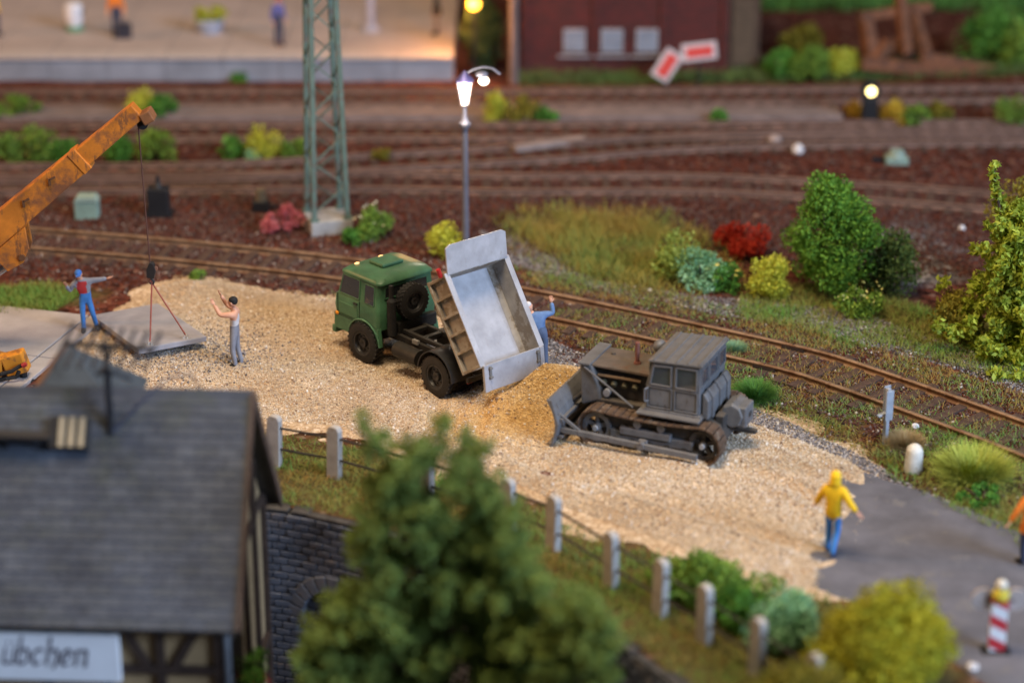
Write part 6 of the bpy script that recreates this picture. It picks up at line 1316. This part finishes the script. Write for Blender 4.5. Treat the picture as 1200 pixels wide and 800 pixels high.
# orange globe lamp
gp = GP(556, 47) if False else G(556, 95); og = empty('globe_lamp', gp); tag(og, 'glowing orange globe lamp at the end of the platform', 'lamp')
zg = (AT(558, 5, gp.y)-gp).z
MB().cyl((0, 0, 0), (0, 0, zg-0.2), 0.06, 0.05, 10).build('pole', blkp, og, smooth=True); MB().blob((0, 0, zg), 0.20, 16, 10).build('globe', EMIT('globe_glow', (1.0, 0.45, 0.04), 8.0), og, smooth=True)
pl_ = bpy.data.lights.new('globe_light', 'POINT'); pl_.energy = 420; pl_.color = (1.0, 0.42, 0.12); pl_.shadow_soft_size = 0.3; plo = bpy.data.objects.new('globe_light', pl_); COL.objects.link(plo); plo.location = gp+Vector((-0.5, -0.3, zg))
lm2 = bpy.data.lights.new('lantern_light', 'POINT'); lm2.energy = 130; lm2.color = (1.0, 0.85, 0.7); lm2.shadow_soft_size = 0.25; lmo = bpy.data.objects.new('lantern_light', lm2); COL.objects.link(lmo); lmo.location = lp0+Vector((0, -0.5, ZL-0.1))
shrub('dark_bush', 'dark green bush at the platform end under the orange lamp', 566, 90, 1.7, 3.0, [(0, (0.015, 0.025, 0.01)), (0.5, (0.035, 0.06, 0.02)), (1, (0.09, 0.10, 0.03))], 4200, 0.08, k=50, lr=0.4, egg=0.2, cat='bush')
# station building behind the platform
sb_ = empty('station_building', Vector((-14, Yp+12.5, zp))); tag(sb_, 'brown station building wall behind the platform', 'building')
MB().box(-26, 13.0, 0, 3, 0, 4.5).build('wall', P('station_brown', (0.16, 0.085, 0.05), 0.85, var=0.2, scale=0.7), sb_)
for q_ in range(9):
    w_ = MB().box(-11+q_*2.6, -9.6+q_*2.6, -0.06, 0.02, 0.9, 2.6).build('window', P('station_frame', (0.10, 0.06, 0.04), 0.7), sb_); MB().box(-10.92+q_*2.6, -9.68+q_*2.6, -0.075, -0.055, 0.98, 2.52).build('pane', GLASS('dark_glass'), w_)
MB().box(-26, 13.0, -0.15, 0, 0.0, 0.35).build('plinth', P('station_plinth', (0.20, 0.12, 0.08), 0.9), sb_)
# red brick shed
Yb = G(0, 88).y; bx0, bx1 = AT(612, 60, Yb).x, AT(852, 60, Yb).x
br = bpy.data.materials.new('brick_red'); br.use_nodes = True; nt = br.node_tree; b = nt.nodes['Principled BSDF']
tc = _n(nt, 'ShaderNodeTexCoord').outputs['Object']; mp = _n(nt, 'ShaderNodeMapping'); mp.inputs['Rotation'].default_value = (PI/2, 0, 0); nt.links.new(tc, mp.inputs[0])
bt = _n(nt, 'ShaderNodeTexBrick'); bt.inputs['Color1'].default_value = (0.12, 0.014, 0.012, 1); bt.inputs['Color2'].default_value = (0.065, 0.011, 0.01, 1); bt.inputs['Mortar'].default_value = (0.05, 0.025, 0.022, 1); bt.inputs['Scale'].default_value = 2.2; bt.inputs['Mortar Size'].default_value = 0.03
nt.links.new(mp.outputs[0], bt.inputs['Vector']); nt.links.new(bt.outputs[0], b.inputs['Base Color']); b.inputs['Roughness'].default_value = 0.9
sd_o = empty('brick_shed', Vector((bx0, Yb, 0))); tag(sd_o, 'dark red brick shed with three small pale windows', 'shed')
WB = bx1-bx0
MB().box(0, WB, 0, 5, 0, 5.2).build('wall', br, sd_o)
for s_ in (0.0, WB*0.34, WB*0.67, WB-0.22): MB().box(s_, s_+0.22, -0.10, -0.002, 0, 5.2).build('pilaster', br, sd_o)
MB().box(-0.08, WB+0.08, -0.13, -0.003, 0, 0.35).build('plinth', br, sd_o)
for px_ in (673, 717, 758):
    c_ = AT(px_, 47, Yb); x_ = c_.x-bx0
    w_ = MB().box(x_-0.38, x_+0.38, -0.13, -0.001, c_.z-0.40, c_.z+0.40).build('window', P('window_white', (0.33, 0.31, 0.33), 0.7), sd_o)
    for a in range(2):
        for b2 in range(2): MB().box(x_-0.31+a*0.33, x_-0.02+a*0.33, -0.14, -0.125, c_.z-0.33+b2*0.35, c_.z-0.02+b2*0.35).build('pane', P('pane_grey', (0.22, 0.25, 0.31), 0.3), w_)
    MB().box(x_-0.58, x_+0.58, -0.2, -0.132, c_.z-0.58, c_.z-0.505).build('sill', P('window_white', (0.42,)*3), w_)
MB().box(WB, WB+1.15, 0.3, 4.6, 0, 4.8).build('annex', P('annex_brown', (0.075, 0.045, 0.03), 0.9, var=0.3), sd_o)
MB().box(WB+0.2, WB+0.95, 0.24, 0.302, 0.3, 2.6).build('annex_door', P('annex_door', (0.10, 0.065, 0.04), 0.8), sd_o)
MB().prism([(-0.4, 5.2), (WB+0.4, 5.2), (WB+0.2, 5.6), (-0.2, 5.6)], -0.5, 5.5).build('roof', P('shed_roof', (0.06, 0.05, 0.05), 0.9), sd_o)
pp = empty('wooden_pole', G(602, 97)); tag(pp, 'tall grey brown wooden pole beside the red brick shed', 'pole')
MB().cyl((0, 0, -0.1), (0, 0, 7), 0.17, 0.13, 12).build('shaft', P('pole_wood', (0.16, 0.12, 0.115), 0.85, var=0.2, scale=3), pp, smooth=True); MB().box(-0.8, 0.8, -0.06, 0.06, 6.3, 6.45).build('cross_arm', P('pole_wood', (0.16,)*3), pp)
# two red boards with white borders
redp = P('board_red', (0.70, 0.075, 0.06), 0.6, var=0.08); whp = P('board_white', (0.62, 0.54, 0.54), 0.6, var=0.08)
for (px_, py_, ang_, w_, h_, lb) in ((781, 76, 1.02, 1.10, 0.66, 'red sign board with pale border tilted on its post before the shed'), (818, 60, 0.12, 1.20, 0.62, 'red sign board with pale border standing nearly level before the shed')):
    b0 = G(px_, 103); c_ = AT(px_, py_, b0.y)-b0; r = empty('warning_board', b0); tag(r, lb, 'sign')
    MB().cyl((0, 0, -0.1), (0, 0, c_.z), 0.05, 0.05, 8).build('post', blkp, r)
    Mx = Matrix.Translation((0, -0.08, c_.z)) @ Matrix.Rotation(-ang_, 4, 'Y')
    MB().at(Mx).cbox((0, 0, 0), (w_, 0.05, h_)).build('border', whp, r, bevel=0.01); MB().at(Mx).cbox((0, -0.03, 0), (w_*0.76, 0.02, h_*0.58)).build('panel', redp, r)
# dwarf signal, lit
ds = empty('dwarf_signal', G(1018, 145)); tag(ds, 'black dwarf signal with a glowing yellow white lamp', 'signal')
zs = (AT(1018, 106, G(1018, 145).y)-G(1018, 145)).z
MB().box(-0.24, 0.24, -0.2, 0.2, 0, zs-0.26).build('case', blkp, ds, bevel=0.03); MB().cyl((0, 0.2, zs), (0, -0.14, zs), 0.30, 0.30, 18).build('hood', blkp, ds, smooth=True); MB().cyl((0, -0.14, zs), (0, -0.17, zs), 0.15, 0.15, 18).build('lens', EMIT('signal_glow', (1.0, 0.80, 0.30), 4.5), ds)
# heap of rusty timbers with a trestle
woodr = P('rusty_timber', (0.19, 0.075, 0.035), 0.85, var=0.4, scale=1.5, wear=(0.09, 0.045, 0.03), wamt=0.4)
base_y = G(1060, 88).y
def tim(name, lb, a, b, w, dy=0.0, grp='old timbers of the heap'):
    A, B = AT(*a, base_y+dy), AT(*b, base_y+dy+0.5); r = MB().bar(A-A, B-A, w, w).build('timber_beam', woodr, None, bevel=0.02); r.location = A; tag(r, lb, 'beam', grp)
tim('b', 'rusty brown timber leaning upright at the back of the heap', (1062, 64), (1055, -6), 0.34, 0.6); tim('b', 'rusty brown timber leaning beside the upright one on the heap', (1086, 66), (1068, 4), 0.34, 0.8)
tim('b', 'long rusty timber lying across the foot of the heap', (1010, 74), (1150, 88), 0.40, -0.4); tim('b', 'rusty timber sloping down to the end of the heap', (1080, 66), (1168, 84), 0.36, 0.0)
tim('b', 'short dark timber propped under the trestle of the heap', (1016, 84), (1042, 50), 0.36, 0.2); tim('b', 'rusty timber resting flat at the back of the heap', (1012, 58), (1078, 52), 0.40, 0.9); tim('b', 'rusty timber standing at the shed side of the heap', (1022, 70), (1014, 18), 0.42, 0.6)
tim('b', 'thin rusty timber across the top of the trestle', (1008, 20), (1092, 8), 0.30, 0.9)
for (px_, py_, w_, h_, st, lb) in ((950, 92, 1.9, 1.2, LG, 'light green bush between the red shed and timber heap'), (915, 90, 1.8, 0.9, BG, 'low dark bush at the corner of the shed annex'), (985, 88, 1.3, 1.0, YG, 'yellowish bush next to the timber heap'), (1165, 74, 3.0, 2.3, BG, 'dark round bush behind the timber heap'), (1192, 82, 1.4, 1.6, LG, 'light green bush at the far end of the timber heap'), (940, 66, 1.6, 1.2, OG, 'olive bush standing in the gap behind the shed annex')):
    shrub('far_bush', lb, px_, py_, w_, h_, st, 1500, 0.11, k=30, cat='bush')
blades('hill_grass', [([(880, -14), (1240, -14), (1240, 12), (880, 14)], 6000)], [(0, (0.06, 0.12, 0.03)), (1, (0.10, 0.24, 0.06))], 0.35, 0.7, 1.2, 0.7)
stone_thing('pale_stone', 'pale stone in the far grass beside the dark low bush', 912, 91, (0.3, 0.25, 0.4), P('pinkish', (0.36,)*3))
